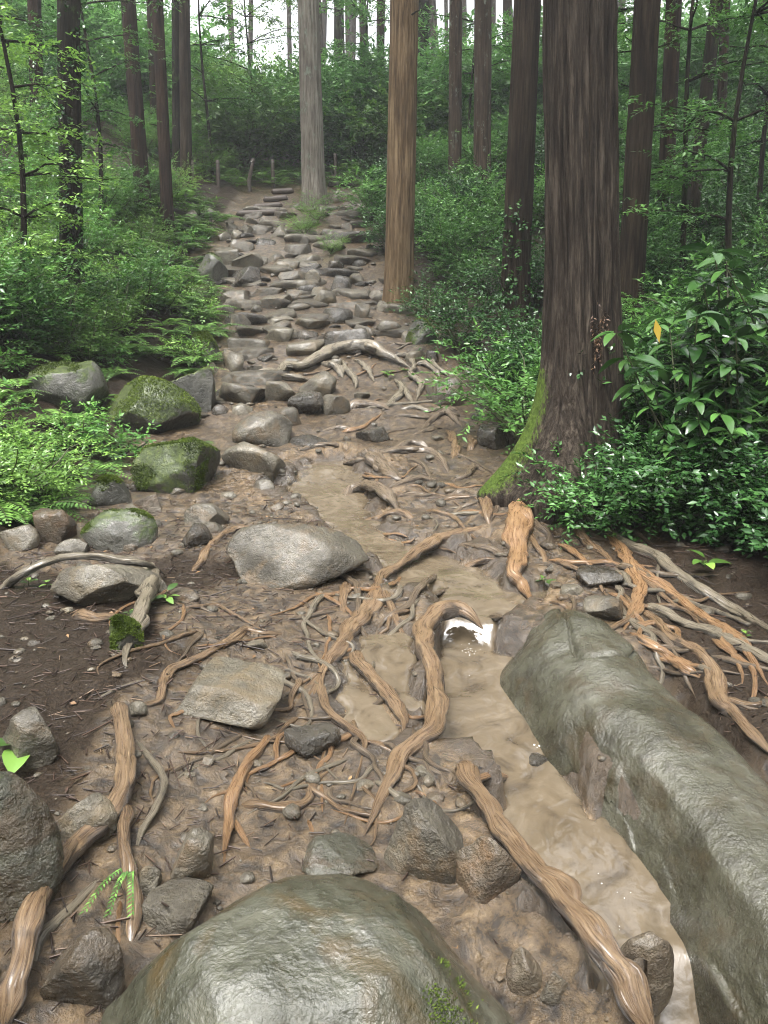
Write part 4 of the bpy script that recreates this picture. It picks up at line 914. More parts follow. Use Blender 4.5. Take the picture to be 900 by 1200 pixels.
def plant(name, meshes, loc, rz, sc, label, cat, group=None, tilt=(0, 0)):
    e = empty(name, loc, rz, (sc, sc, sc) if np.isscalar(sc) else sc)
    e.rotation_euler = (tilt[0], tilt[1], rz)
    link('foliage', meshes[0], e); link('stem', meshes[1], e)
    return tag(e, label, cat, group)
def fern_meshes(seed, nf=9, fl=.55, npair=17, material='fern', up=.75):
    r = np.random.default_rng(seed); Bs, Ds, Ns, Ls, Ws, RN = [], [], [], [], [], []; stems = []
    for k in range(nf):
        a = 6.28 * k / nf + r.normal() * .25; ln = fl * r.uniform(.7, 1.15); el = up * r.uniform(.7, 1.25)
        t = np.linspace(0, 1, npair + 3)
        out = ln * (t * math.cos(el) + .25 * t * t); z = ln * (math.sin(el) * t - .62 * t * t)
        C = np.stack([np.cos(a) * out, np.sin(a) * out, z + .02], 1); stems.append(tube_simple(C, .004, .0015, 4))
        T = nrm(np.gradient(C, axis=0)); S = nrm(np.cross(T, [0, 0, 1.0])); Nn = np.cross(S, T); tn = r.random()
        for j in range(3, npair + 3):
            s = t[j]; pl = ln * .3 * (math.sin(math.pi * min(1, (s * .86 + .12))) ** .8) * (1.02 - .55 * s)
            for sg in (1, -1):
                Bs.append(C[j]); Ds.append(S[j] * sg + T[j] * .35 + r.normal(size=3) * .05 - np.array([0, 0, .12])); Ns.append(Nn[j] + r.normal(size=3) * .1); Ls.append(pl); Ws.append(max(.008, ln * .042)); RN.append(min(1, .55 * tn + .45 * r.random()))
    V, f, rn = leaf_arrays(np.array(Bs), np.array(Ds), np.array(Ns), np.array(Ls), np.array(Ws), .1, .1, np.array(RN))
    sv, sf = merge(stems)
    return (mesh_np('frond', V, f, [M[material]], False, {'rnd': rn}), mesh_np('stem', sv, sf, [M['stem']], True))

# ------------------------------------------------------------------ trees
def trunk_mesh(rad, height, seed, nA=40, dz=.16, taper=.55, flare=.35, flare_h=.5, lobes=5, rough=.03, material='bark_cedar', bend=.0, zmin=-.4, fine_to=None):
    zs = np.concatenate([np.arange(zmin, fine_to or height, dz), np.arange(fine_to or height, height + 1, .5)]) if fine_to else np.arange(zmin, height, dz)
    a = np.linspace(0, 2 * math.pi, nA, endpoint=False); A, Z = np.meshgrid(a, zs)
    rr = rad * (1 - (1 - taper) * np.clip(Z / height, 0, 1))
    fl = np.exp(-np.maximum(Z, 0) / flare_h)
    lob = .55 + .45 * np.cos(lobes * A + seed)
    rr = rr * (1 + flare * fl * (.45 + .75 * lob))
    Pn = np.stack([np.cos(A).ravel() * 7.5, np.sin(A).ravel() * 7.5, Z.ravel() * .55 / max(rad, .1) * .3], 1)
    ridg = 1 - 2 * np.abs(fbm(Pn, 3, seed, .6)).reshape(A.shape)
    Pb = np.stack([np.cos(A).ravel() * 1.1, np.sin(A).ravel() * 1.1, Z.ravel() * .8], 1)
    rr = rr * (1 + rough * ridg + .05 * fbm(Pb, 2, seed + 4).reshape(A.shape))
    bx = bend * fbm(np.stack([Z[:, 0] * .22, np.zeros(len(zs)), np.full(len(zs), seed)], 1), 2, seed)[:, None]
    V = np.stack([np.cos(A) * rr + bx, np.sin(A) * rr + bx * .5, Z], -1).reshape(-1, 3)
    n_ = len(zs); k = np.arange(n_ * nA).reshape(n_, nA); kn = np.roll(k, -1, 1)
    return mesh_np('trunk', V, np.stack([k[:-1], kn[:-1], kn[1:], k[1:]], -1).reshape(-1, 4), [M[material]], True)
def crown_mesh(seed, R0=1.7, h=9.0, ntw=340):
    r = np.random.default_rng(seed)
    t = r.random(ntw); z = t * h; rad = R0 * (1 - t) ** .8 * np.sqrt(r.uniform(.08, 1, ntw)) + .1; a = r.uniform(0, 6.28, ntw)
    B = np.stack([np.cos(a) * rad, np.sin(a) * rad, z - .25 * rad], 1)
    D = np.stack([np.cos(a), np.sin(a), np.full(ntw, -.25)], 1) + r.normal(size=(ntw, 3)) * .3
    V, f, rn = twigs(B, D, .55, 7, .34, .1, r, flat=.5)
    lim = []
    for k in range(14):
        aa = r.uniform(0, 6.28); zz = h * k / 15; L = R0 * (1 - k / 15) ** .8
        C = np.stack([np.cos(aa) * np.linspace(0, L, 5), np.sin(aa) * np.linspace(0, L, 5), zz - .25 * np.linspace(0, L, 5)], 1)
        lim.append(tube_simple(C, .035, .008))
    lv, lf = merge(lim)
    return mesh_np('crown', V, f, [M['needle']], False, {'rnd': rn}), mesh_np('limb', lv, lf, [M['bark_dark']], True)
CROWNS = [crown_mesh(40 + k) for k in range(3)]
def stub_mesh(seed, ln, r0, material):
    r = np.random.default_rng(seed); t = np.linspace(0, 1, 6)
    C = np.stack([t * ln, r.normal(size=6) * .04 * ln, .12 * ln * t + r.normal(size=6) * .03 * ln], 1)
    v, f = tube_simple(C, r0, r0 * .4, 6); return mesh_np('branch_stub', v, f, [M[material]], True)
def cedar(name, label, base, top, w, Y, material, height=20, crown_z=.62, nA=44, dz=.2, rough=.06, flare=.3, flare_h=.45, seed=1, group=None, stubs=0, bend=0.0, fine_to=None, crown_s=1.0):
    b = at_depth(base[0], base[1], Y); t = at_depth(top[0], top[1], Y)
    ax = nrm(t - b)
    g = b.copy()
    for _ in range(6): g = b + ax * ((float(Hs(g[0], g[1])) - b[2]) / ax[2])
    rad = w * .5 * (Y / math.cos(0)) / F * .97
    e = empty(name, tuple(g)); q = Vector((0, 0, 1)).rotation_difference(Vector(ax)); e.rotation_euler = q.to_euler()
    trk = link('trunk', trunk_mesh(rad, height, seed, nA, dz, .6, flare, flare_h, 5, rough, material, bend, fine_to=fine_to), e)
    cm = CROWNS[seed % 3]; cs = (height * (1 - crown_z) + 1) / 9.0
    link('crown', cm[0], e, (0, 0, height * crown_z), (0, 0, seed * 1.3), (crown_s, crown_s, cs)); link('limb', cm[1], e, (0, 0, height * crown_z), (0, 0, seed * 1.3), (crown_s, crown_s, cs))
    r = np.random.default_rng(seed + 50)
    for k in range(stubs):
        link('branch_stub', stub_mesh(seed * 9 + k, r.uniform(.15, .5), .018, 'bark_dark'), trk, (0, 0, r.uniform(1.0, 7.5)), (0, 0, r.uniform(0, 6.28)), (1, 1, 1)).location.z += 0
    tag(e, label, 'tree', group)
    return trk, rad, ax

TREES = [
 ('moss-darkened cedar trunk standing in the left bank ferns', (84, 300), (80, 0), 24, 10.2, 'bark_dark', dict(stubs=3, rough=.05)),
 ('dim brown trunk partly hidden behind the moss-darkened left cedar', (44, 140), (40, 0), 14, 17, 'bark_red', dict()),
 ('slender trunk at the top left picture corner', (5, 60), (3, 0), 10, 21, 'bark_red', dict()),
 ('pale thin trunk just right of the moss-darkened left cedar', (95, 95), (92, 0), 9, 22, 'bark_grey', dict()),
 ('red-brown trunk third from the left, leaning slightly', (164, 190), (150, 0), 16, 16.0, 'bark_red', dict(stubs=2)),
 ('slim red-brown trunk with forked stub above the fence posts', (194, 205), (184, 0), 13, 15.6, 'bark_red', dict(stubs=3)),
 ('thin trunk behind the slim red-brown one', (180, 110), (176, 0), 8, 21, 'bark_red', dict()),
 ('mossy double trunk, left stem, above the fence posts', (207, 175), (206, 0), 9, 19, 'bark_dark', dict()),
 ('mossy double trunk, right stem, above the fence posts', (218, 175), (216, 0), 12, 18.6, 'bark_cedar', dict()),
 ('pale lichen-spotted tree at the head of the stone stairway', (368, 246), (361, 0), 24, 18.6, 'bark_pale', dict(flare=.35, flare_h=.4, nA=48, dz=.12)),
 ('dark trunk against white mist right of the pale tree', (397, 90), (397, 0), 11, 31, 'bark_dark', dict()),
 ('thin brown trunk in the mist between pale and tan trees', (426, 80), (425, 0), 8, 34, 'bark_red', dict()),
 ('thin brown trunk just left of the tan tree', (446, 110), (446, 0), 9, 29, 'bark_red', dict()),
 ('tan smooth-barked tree at the right of the stairway', (467, 362), (474, 0), 33, 12.4, 'bark_tan', dict(nA=56, dz=.1, flare=.22, flare_h=.35, rough=.015, stubs=2)),
 ('dark ivy-clad trunk just right of the tan tree', (497, 110), (496, 0), 13, 26, 'bark_dark', dict()),
 ('slender grey trunk left of the paler paired trunk', (533, 230), (534, 0), 14, 18, 'bark_grey', dict()),
 ('pale straight trunk with a bare patch right of the slender grey one', (565, 240), (566, 0), 19, 17, 'bark_grey', dict(nA=40)),
 ('thin orange trunk in the mist left of the big cedars', (594, 90), (594, 0), 9, 32, 'bark_red', dict()),
 ('leaning cedar immediately left of the huge cedar', (604, 332), (618, 0), 30, 11.2, 'bark_cedar', dict(nA=84, dz=.09, rough=.07)),
 ('grey-brown cedar right of the huge cedar', (741, 300), (759, 0), 28, 9.6, 'bark_cedar', dict(nA=84, dz=.09, rough=.07, stubs=3)),
 ('reddish trunk behind leaves right of the grey-brown cedar', (779, 245), (790, 0), 17, 13.5, 'bark_red', dict()),
 ('dark leaning trunk at right with bare side branches', (805, 300), (840, 0), 14, 12.0, 'bark_dark', dict(stubs=5)),
 ('thin brown trunk behind the dark leaning one', (842, 240), (850, 0), 10, 17, 'bark_red', dict()),
 ('pale trunk at the top right picture corner', (893, 100), (896, 0), 12, 22, 'bark_grey', dict()),
]
for k, (lab, b, t, w, Y, mt, kw) in enumerate(TREES):
    nm = 'cedar_tree'
    te, tr, tax = cedar(nm, lab, b, t, w, Y, mt, height=23 if Y < 20 else 27, crown_z=.7, seed=k + 3, **kw)
    if 'ivy' in lab or 'moss-darkened' in lab or 'leaning cedar immediately' in lab:
        r = np.random.default_rng(k); nI = 260 if 'ivy' in lab else 120
        a = r.uniform(0, 6.28, nI); z = r.uniform(.3, 11 if 'ivy' in lab else (3.5 if 'moss' in lab else 1.6), nI)
        Bv = np.stack([np.cos(a) * tr, np.sin(a) * tr, z], 1); Dv = np.stack([np.cos(a) * .5, np.sin(a) * .5, r.normal(size=nI) * .8], 1)
        V, f, rn = twigs(Bv, Dv, .15, 6, .06, .045, r)
        link('ivy', mesh_np('ivy', V, f, [M['leaf_dark']], False, {'rnd': rn}), te)
# far trunks fading into the mist
r_ = np.random.default_rng(88)
for k in range(34):
    px = r_.uniform(-60, 960); Y = r_.uniform(36, 78)
    if k < 12: px = r_.uniform(310, 620); Y = r_.uniform(34, 70)
    cedar('cedar_tree', mass_label('misty trunk', *at_depth(px, 60, Y), ('distant', 'very distant')[int(Y > 55)]), (px, 60), (px + r_.normal() * 2, 0), r_.uniform(.3, .5) * F / Y, Y, 'bark_grey', height=26, crown_z=.6, seed=60 + k, nA=12, dz=.6, group='misty far trunks')

# the huge cedar --------------------------------------------------------
BT_Y = 5.85
bt_base = at_depth(684, 560, BT_Y); bt_top = at_depth(680, 0, BT_Y)
ax = nrm(bt_top - bt_base); g0 = bt_base.copy()
for _ in range(6): g0 = bt_base + ax * ((float(Hs(g0[0], g0[1])) - bt_base[2]) / ax[2])
big = empty('cedar_tree', tuple(g0)); big.rotation_euler = Vector((0, 0, 1)).rotation_difference(Vector(ax)).to_euler()
tag(big, 'huge rough-barked cedar with mossy buttress and spreading roots at right', 'tree')
def big_trunk():
    nA = 220; zs = np.concatenate([np.arange(-.35, 5.2, .028), np.arange(5.2, 22, .3)])
    a = np.linspace(0, 2 * math.pi, nA, endpoint=False); A, Z = np.meshgrid(a, zs)
    rad = 36.5 / F * BT_Y * (1 - .35 * np.clip(Z / 22, 0, 1)) + .028 * np.exp(-((Z - .9) / .7) ** 2)
    zz = np.clip(Z, 0, None)
    # buttress running out to the left and towards the camera
    def lobe(dir_, width, amp, hh): 
        d = np.angle(np.exp(1j * (A - dir_))); return amp * np.exp(-(d / width) ** 2) * np.exp(-(zz / hh) ** 1.15)
    rr = rad + lobe(math.pi * 1.1, .42, .62, .42) + lobe(math.pi * 1.33, .4, .6, .4) + lobe(math.pi * 1.6, .4, .34, .34) + lobe(0.0, .5, .34, .3) + lobe(math.pi * .5, .6, .15, .25)
    Pn = np.stack([np.cos(A).ravel() * 10, np.sin(A).ravel() * 10, Z.ravel() * .7], 1)
    f1 = fbm(Pn, 4, 5, .6).reshape(A.shape); ridg = 1 - 2.4 * np.abs(f1)
    Pl = np.stack([np.cos(A).ravel() * 22, np.sin(A).ravel() * 22, Z.ravel() * 2.0], 1)
    Pb = np.stack([np.cos(A).ravel() * 1.2, np.sin(A).ravel() * 1.2, Z.ravel() * .7], 1)
    rr = rr + .026 * ridg + .006 * fbm(Pl, 3, 8, .6).reshape(A.shape) + .016 * fbm(Pb, 2, 9).reshape(A.shape)
    V = np.stack([np.cos(A) * rr, np.sin(A) * rr, Z], -1).reshape(-1, 3)
    n_ = len(zs); k = np.arange(n_ * nA).reshape(n_, nA); kn = np.roll(k, -1, 1)
    d = np.abs(np.angle(np.exp(1j * (A - math.pi * 1.06))))
    moss = np.clip(1.2 - d / .5, 0, 1) * sstep(1.15, .6, Z) * sstep(-.1, .1, Z)
    me = mesh_np('trunk', V, np.stack([k[:-1], kn[:-1], kn[1:], k[1:]], -1).reshape(-1, 4), [], True, {'moss': moss.ravel()})
    return me
bm_, n, l, p = mat('huge_cedar_bark')
v = objvec(n, l, (1, 1, .07), False)
b1 = nnoise(n, l, v, 30, 7, .72, .25); b0 = nnoise(n, l, objvec(n, l, (1, 1, .3), False), 3.5, 5, .65); b3 = nnoise(n, l, objvec(n, l, (1, 1, .3), False), 60, 5, .65)
c = ramp(n, l, b1, [(.35, (.008, .006, .0045)), (.5, (.042, .032, .0235)), (.66, (.12, .097, .075))])
c = mixc(n, l, maprange(n, l, b0, .42, .66, 0, .6), c, (.013, .009, .006))
mo = maprange(n, l, mth(n, l, 'ADD', attr(n, 'moss'), mth(n, l, 'MULTIPLY', mth(n, l, 'SUBTRACT', b3, .5), 1.2)), .4, .62)
c = mixc(n, l, mo, c, ramp(n, l, b3, [(.3, (.03, .05, .008)), (.7, (.11, .17, .028))]))
l.new(c, p.inputs['Base Color']); p.inputs['Roughness'].default_value = .75; p.inputs['Specular IOR Level'].default_value = .15
l.new(bump(n, l, mth(n, l, 'ADD', b1, mth(n, l, 'MULTIPLY', b3, .5)), 1.0, .05), p.inputs['Normal'])
me = big_trunk(); me.materials.append(bm_); link('trunk', me, big)
rv = np.random.default_rng(61); nI = 12; a = math.pi * 1.5 + rv.normal(size=nI) * .55; z = rv.uniform(.35, 1.0, 12); rb = .26
Bv = np.stack([np.cos(a) * rb, np.sin(a) * rb, z], 1); Dv = np.stack([np.cos(a) * .6, np.sin(a) * .6, rv.normal(size=nI) * .7], 1)
V, f, rn = twigs(Bv, Dv, .11, 6, .05, .024, rv); link('vine', mesh_np('vine', V, f, [M['leaf_dark']], False, {'rnd': rn}), big)
Bv = np.stack([np.linspace(-.02, .1, 7), np.full(7, -.3), 1.25 + rv.normal(size=7) * .05], 1); Dv = np.stack([rv.normal(size=7) * .25, np.full(7, -.15), np.full(7, -1.0)], 1)
V, f, rn = twigs(Bv, Dv, .26, 16, .035, .01, rv); link('dry_frond', mesh_np('dry_frond', V, f, [M['deadleaf']], False, {'rnd': rn}), big)
link('crown', CROWNS[0][0], big, (0, 0, 12), (0, 0, 0), (1.3, 1.3, 1.1)); link('limb', CROWNS[0][1], big, (0, 0, 12), (0, 0, 0), (1.3, 1.3, 1.1))
bpy.context.view_layer.update()
BIGINV = big.matrix_world.inverted()
for mt, st, lf in BIGROOTS + [(('root_dark', 'root_grey', 'root', 'root_orange')[k % 4], [q_], 1.0) for k, q_ in enumerate(BIGLETS)]:
    o = root(st, mt, None, name='root', lift=lf); o.parent = big; o.matrix_parent_inverse = BIGINV

# ------------------------------------------------------------------ undergrowth
SH_DARK = [shrub_meshes(200 + k, 1.0, 1.25, 10, 330, 9, .085, .037, .27, 'leaf_dark', .6) for k in range(3)]
SH_MID = [shrub_meshes(210 + k, 1.0, 1.25, 10, 330, 10, .075, .03, .27, 'leaf_mid', .6) for k in range(3)]
SH_FINE = [shrub_meshes(220 + k, 1.0, 1.1, 12, 420, 11, .05, .022, .24, 'leaf_light', .7) for k in range(3)]
SH_BIG = [shrub_meshes(230 + k, 2.1, 2.9, 14, 760, 9, .17, .072, .45, ('leaf_hill', 'leaf_light', 'leaf_hill', 'leaf_mid')[k], .7) for k in range(4)]
SH_NEAR = [shrub_meshes(240 + k, .6, .7, 12, 430, 9, .06, .027, .2, 'leaf_dark', .8) for k in range(2)]
LOWP = [shrub_meshes(250 + k, .3, .25, 7, 75, 8, .045, .022, .13, ('leaf_light', 'leaf_mid', 'leaf_light')[k], .9) for k in range(3)]
FERNS = [fern_meshes(300 + k, 9, .55, 16) for k in range(4)]

def clear_of_boulders(x, y, z):
    q = visible(x, y, z); return q is not None and not ((92 < q[0] < 250 and 446 < q[1] < 528) or (142 < q[0] < 250 and 505 < q[1] < 592) or (20 < q[0] < 116 and 434 < q[1] < 496))
def scatter(n_, fx, fy, seed):
    r = np.random.default_rng(seed)
    for k in range(n_):
        y = fy(r); x = fx(r, y); yield k, r, x, y, float(Hs(x, y))
# background hillside
for k, r, x, y, z in scatter(170, lambda r, y: r.uniform(-.62, .62) * y, lambda r: 20.5 + 24 * r.random() ** 1.1, 1):
    q = visible(x, y, z + 1.5)
    if not q or q[0] < -90 or q[0] > 990: continue
    if y < 21.2 and float(XL(y)) - .5 < x < float(XR(y)) + .8: continue
    a_, sz_ = r.uniform(0, 6.28), r.uniform(.7, 1.25)
    plant('shrub', SH_BIG[k % 4], (x, y, z - .1), a_, sz_, mass_label(('mid-green', 'fresh-green')[k % 2] + ' hillside shrub', x, y, z + 1.5, 'tall' if sz_ > 1 else 'broad'), 'shrub', 'hillside shrubs beyond the path')
for k, r, x, y, z in scatter(60, lambda r, y: r.uniform(-7, .6), lambda r: r.uniform(19.6, 24), 9):
    if y < 20.6 and x > -2.6: continue
    plant('fern', FERNS[k % 4], (x, y, z), r.uniform(0, 6.28), r.uniform(1.2, 1.9), mass_label('fern at the path head', x, y, z + .3, ('upright', 'spreading')[k % 2]), 'fern', 'ferns by the fence posts')
# left bank, mid distance
for k, r, x, y, z in scatter(95, lambda r, y: float(XL(y)) - .9 - 7.5 * r.random() ** 1.2, lambda r: r.uniform(7.5, 20.5), 2):
    q = visible(x, y, z + .6)
    if not q or q[0] < -70 or q[1] < -120: continue
    v_ = (SH_FINE + SH_MID + SH_DARK[:1])[k % 7]
    d = float(XL(y)) - x
    a_, sz_ = r.uniform(0, 6.28), r.uniform(.45, .75) + .09 * min(d, 4)
    plant('shrub', v_, (x, y, z - .08), a_, sz_, mass_label(('fresh-green', 'fresh-green', 'fresh-green', 'mid-green', 'mid-green', 'mid-green', 'dark-leaved')[k % 7] + ' left-bank shrub', x, y, z + .6, 'large' if sz_ > .8 else 'small'), 'shrub', 'left bank undergrowth shrubs')
for k, r, x, y, z in scatter(270, lambda r, y: float(XL(y)) + .05 - 3.6 * r.random() ** 1.2, lambda r: 5.2 + 13 * r.random() ** 1.5, 3):
    q = visible(x, y, z + .2)
    if not q or q[0] < -50 or not clear_of_boulders(x, y, z): continue
    plant('fern', FERNS[k % 4], (x, y, z), r.uniform(0, 6.28), r.uniform(.65, 1.0) * (1 + .05 * max(0, y - 6)), mass_label('fern on the left bank', x, y, z + .2, ('arching', 'spreading', 'feathery', 'dense')[k % 4]), 'fern', 'ferns of the left bank')
for k, r, x, y, z in scatter(160, lambda r, y: float(XL(y)) + .1 - 3.2 * r.random() ** 1.3, lambda r: 5.0 + 12 * r.random() ** 1.3, 4):
    q = visible(x, y, z + .1)
    if not q or q[0] < -40 or not clear_of_boulders(x, y, z): continue
    plant('herb', LOWP[k % 3], (x, y, z), r.uniform(0, 6.28), r.uniform(.7, 1.4), mass_label('leafy herb among the ferns', x, y, z + .1, ('bright', 'dull-green', 'pale')[k % 3]), 'plant', 'low herbs of the left bank')
# right side, mid distance
for k, r, x, y, z in scatter(130, lambda r, y: float(XR(y)) + .6 + 8 * r.random() ** 1.15, lambda r: r.uniform(8.6, 21), 5):
    q = visible(x, y, z + .6)
    if not q or q[0] > 980: continue
    v_ = (SH_DARK + SH_MID)[k % 6]; d = x - float(XR(y))
    a_, sz_ = r.uniform(0, 6.28), r.uniform(.5, .75) + .07 * min(d, 5)
    plant('shrub', v_, (x, y, z - .05), a_, sz_, mass_label(('glossy dark' if k % 6 < 3 else 'mid-green') + ' shrub', x, y, z + .6, 'large' if sz_ > .8 else 'small'), 'shrub', 'shrubs behind the right-hand cedars')

# hand-placed plants near the camera ------------------------------------
def at_px(px, py, Y): 
    q = at_depth(px, py, Y); q[2] = float(Hs(q[0], q[1])) - .03; return tuple(q)
for k, (px, Y, s, ms, lab) in enumerate([
  (612, 7.4, .95, SH_MID[0], 'dense small-leaved bush pressed against the left of the huge cedar'),
  (590, 8.6, .6, SH_DARK[1], 'dark bush between the leaning cedar and the muddy path'),
  (540, 10.4, .75, SH_DARK[2], 'dark glossy bush below the leaning cedar'),
  (505, 11.8, .6, SH_DARK[0], 'glossy bush just right of the tan tree foot'),
  (440, 17.5, .95, SH_MID[1], 'rounded bush between the pale tree and the tan tree'),
  (455, 15.0, .7, SH_DARK[1], 'dark bush left of the tan tree halfway up the path'),
  (520, 14.0, .9, SH_MID[2], 'bush behind the tan tree beside the paired grey trunks'),
  (700, 5.0, .85, SH_NEAR[0], 'small-leaved evergreen bush in front of the huge cedar foot'),
  (775, 4.9, .95, SH_NEAR[1], 'dense dark evergreen bush right of the huge cedar foot'),
  (850, 4.75, 1.0, SH_NEAR[0], 'dark evergreen bush overhanging the soil bank at right'),
  (915, 4.6, 1.0, SH_NEAR[1], 'dark evergreen bush at the right picture edge above the roots'),
  (740, 5.9, 1.15, SH_NEAR[1], 'evergreen bush filling the gap beside the huge cedar trunk'),
  (820, 6.2, .9, SH_DARK[1], 'tall dark bush behind the large-leaved plant'),
  (900, 6.0, 1.0, SH_DARK[2], 'tall dark bush at the right edge behind the large-leaved plant'),
  (760, 7.6, .9, SH_MID[2], 'green bush behind the huge cedar at the right'),
  (850, 8.2, 1.05, SH_MID[0], 'light-topped bush behind the dark leaning trunk'),
  (960, 4.2, .9, SH_NEAR[0], 'low evergreen bush just outside the right edge above the root fan'),
  (690, 8.3, .75, SH_DARK[0], 'dark bush directly behind the huge cedar'),
  (640, 9.6, .7, SH_DARK[2], 'dark bush between the leaning cedar and the huge cedar'),
  (374, 17.2, .55, SH_FINE[0], 'bright green clump at the foot of the pale tree'),
  (358, 16.2, .5, SH_FINE[1], 'bright green clump growing over the steps below the pale tree'),
  (388, 15.2, .36, SH_FINE[2], 'small bright clump at the right of the stairway'),
  (15, 5.6, .75, SH_FINE[1], 'bright fine-leaved bush at the left edge above the ferns'),
  ]):
    plant('bush', ms, at_px(px, 560 if Y < 9 else 330, Y), k * 1.7, s, lab, 'bush')

for k, (px, py, s, lab) in enumerate([(30, 568, 1.0, 'bright fern at the left edge above the brown pitted stone'), (232, 524, .38, 'small fern between the squat mossy boulder and the wedge stone'), (128, 520, .55, 'fern frond clump under the big angular mossy boulder'),
    (70, 520, .8, 'fern in front of the flat dark left boulder'), (8, 520, .9, 'dark fern at the left edge below the flat boulder'), (215, 440, .7, 'fern arching over the back of the mossy boulders'), (600, 505, .5, 'little fern under the bush left of the huge cedar')]):
    q = G(px, py); plant('fern', FERNS[k % 4], tuple(q), k * 2.1, s, lab, 'fern')
for k, (px, py, s, lab) in enumerate([(40, 412, .9, 'fern behind the flat dark left boulder, to its left'), (90, 408, .85, 'fern behind the flat dark left boulder, to its right'), (135, 415, .8, 'fern peeping over the big angular mossy boulder'), (175, 418, .75, 'fern behind the grey mossy leaning boulder'), (118, 470, .5, 'small fern between the flat dark boulder and the big mossy one'), (222, 405, .6, 'fern at the stairway foot behind the mossy boulders'), (60, 500, .7, 'fern below the flat dark left boulder'), (250, 462, .35, 'tiny fern at the left end of the lowest stairway slab'), (140, 390, .9, 'tall fern above the big angular mossy boulder'), (195, 385, .8, 'tall fern above the grey mossy leaning boulder'), (15, 470, .8, 'fern between the left picture edge and the flat dark boulder')]):
    q = G(px, py); plant('fern', FERNS[(k + 1) % 4], tuple(q), k * 1.3, s, lab, 'fern')

def broad_leaves(B, D, N, L, lw_ratio, curl=.35):
    n_ = len(B); D = nrm(D); S = nrm(np.cross(D, N)); Nn = np.cross(S, D); Vs = []
    ts = np.array([0, .12, .3, .52, .76, .92, 1.0]); ws = np.array([.06, .6, .95, 1.0, .7, .32, 0.02])
    for t_, w_ in zip(ts, ws):
        c0 = B + D * (L * (t_ + .12))[:, None] - Nn * (L * curl * t_ ** 2)[:, None]; hw = (lw_ratio * .5 * w_ * L)[:, None]
        Vs += [c0 + S * hw + Nn * hw * .3, c0, c0 - S * hw + Nn * hw * .3]
    V = np.stack(Vs, 1).reshape(-1, 3); m_ = 21; o = (np.arange(n_) * m_)[:, None]; f = []
    for k in range(6): f += [o + [k * 3, k * 3 + 1, k * 3 + 4, k * 3 + 3], o + [k * 3 + 1, k * 3 + 2, k * 3 + 5, k * 3 + 4]]
    return V, np.stack(f, 1).reshape(-1, 4), m_
# large-leaved glossy plants on the right
def bigleaf_meshes(seed, nst=9, h=1.5, ll=.21, lw=.095):
    r = np.random.default_rng(seed); B, D, N, stems = [], [], [], []
    for k in range(nst):
        a = r.uniform(0, 6.28); d = r.uniform(.15, .7); hh = h * r.uniform(.55, 1.05); t = np.linspace(0, 1, 8)[:, None]
        C = np.hstack([np.cos(a) * d * t ** 1.4, np.sin(a) * d * t ** 1.4, hh * t]); stems.append(tube_simple(C, .011, .005))
        for lev in np.linspace(.35, 1.0, 6):
            i = min(6, int(lev * 7)); c0 = C[i] * (1 - (lev * 7 - i)) + C[i + 1] * (lev * 7 - i) if i < 7 else C[-1]
            m_ = 6 if lev > .95 else 4; ph = r.uniform(0, 6.28)
            for j in range(m_):
                aa = ph + 6.28 * j / m_ + r.normal() * .2
                D.append([math.cos(aa), math.sin(aa), r.uniform(-.25, .4)]); B.append(c0); N.append([r.normal() * .25, r.normal() * .25, 1])
    B, D, N = map(np.array, (B, D, N)); n_ = len(B); L = ll * r.uniform(.7, 1.2, n_)
    V, f, m_ = broad_leaves(B, D, N, L, lw / ll, .4)
    rn = np.repeat(r.random(n_), m_); sv, sf = merge(stems)
    return mesh_np('foliage', V, f, [M['leaf_big']], True, {'rnd': rn}), mesh_np('stem', sv, sf, [M['stem']], True)
M['leaf_big'] = leaf_mat('large_glossy_leaf', (0.012, 0.0381, 0.0101), (0.0242, 0.07, 0.0162), (0.0513, 0.117, 0.0278), .2, .15, .6)
BL = [bigleaf_meshes(400 + k) for k in range(3)]
for k, (px, Y, s, lab) in enumerate([(800, 5.3, .9, 'large-leaved glossy shrub with one yellow leaf right of the huge cedar'), (870, 5.0, .85, 'large-leaved glossy shrub at the right picture edge'), (765, 6.2, .85, 'large-leaved shrub close behind the huge cedar trunk'),
    (935, 5.6, 1.0, 'large-leaved shrub cut off by the right picture edge'), (850, 5.9, 1.05, 'tallest large-leaved shrub at the back on the right'), (905, 4.6, .7, 'low large-leaved shrub at the right edge above the root fan'), (835, 4.85, .62, 'low large-leaved shrub in front of the yellow-leaved one'), (770, 5.5, .6, 'small large-leaved shrub beside the huge cedar')]):
    e = plant('broadleaf_shrub', BL[k % 3], at_px(px, 560, Y), k * 2.0 + .4, s, lab, 'shrub')
    if k == 0:
        V, f, rn = leaf_arrays(np.array([[0, 0, 0.]]), np.array([[.25, -.1, -1.0]]), np.array([[.2, -1, .1]]), np.array([.15]), np.array([.055]), .1, .05)
        q = at_depth(768, 374, 4.8); o = link('yellow_leaf', mesh_np('yellow_leaf', V, f, [M['yellow']], False, {'rnd': rn}), None, tuple(q))
        o.parent = e; bpy.context.view_layer.update(); o.matrix_parent_inverse = e.matrix_world.inverted()
        o['label'] = 'yellowing leaf'

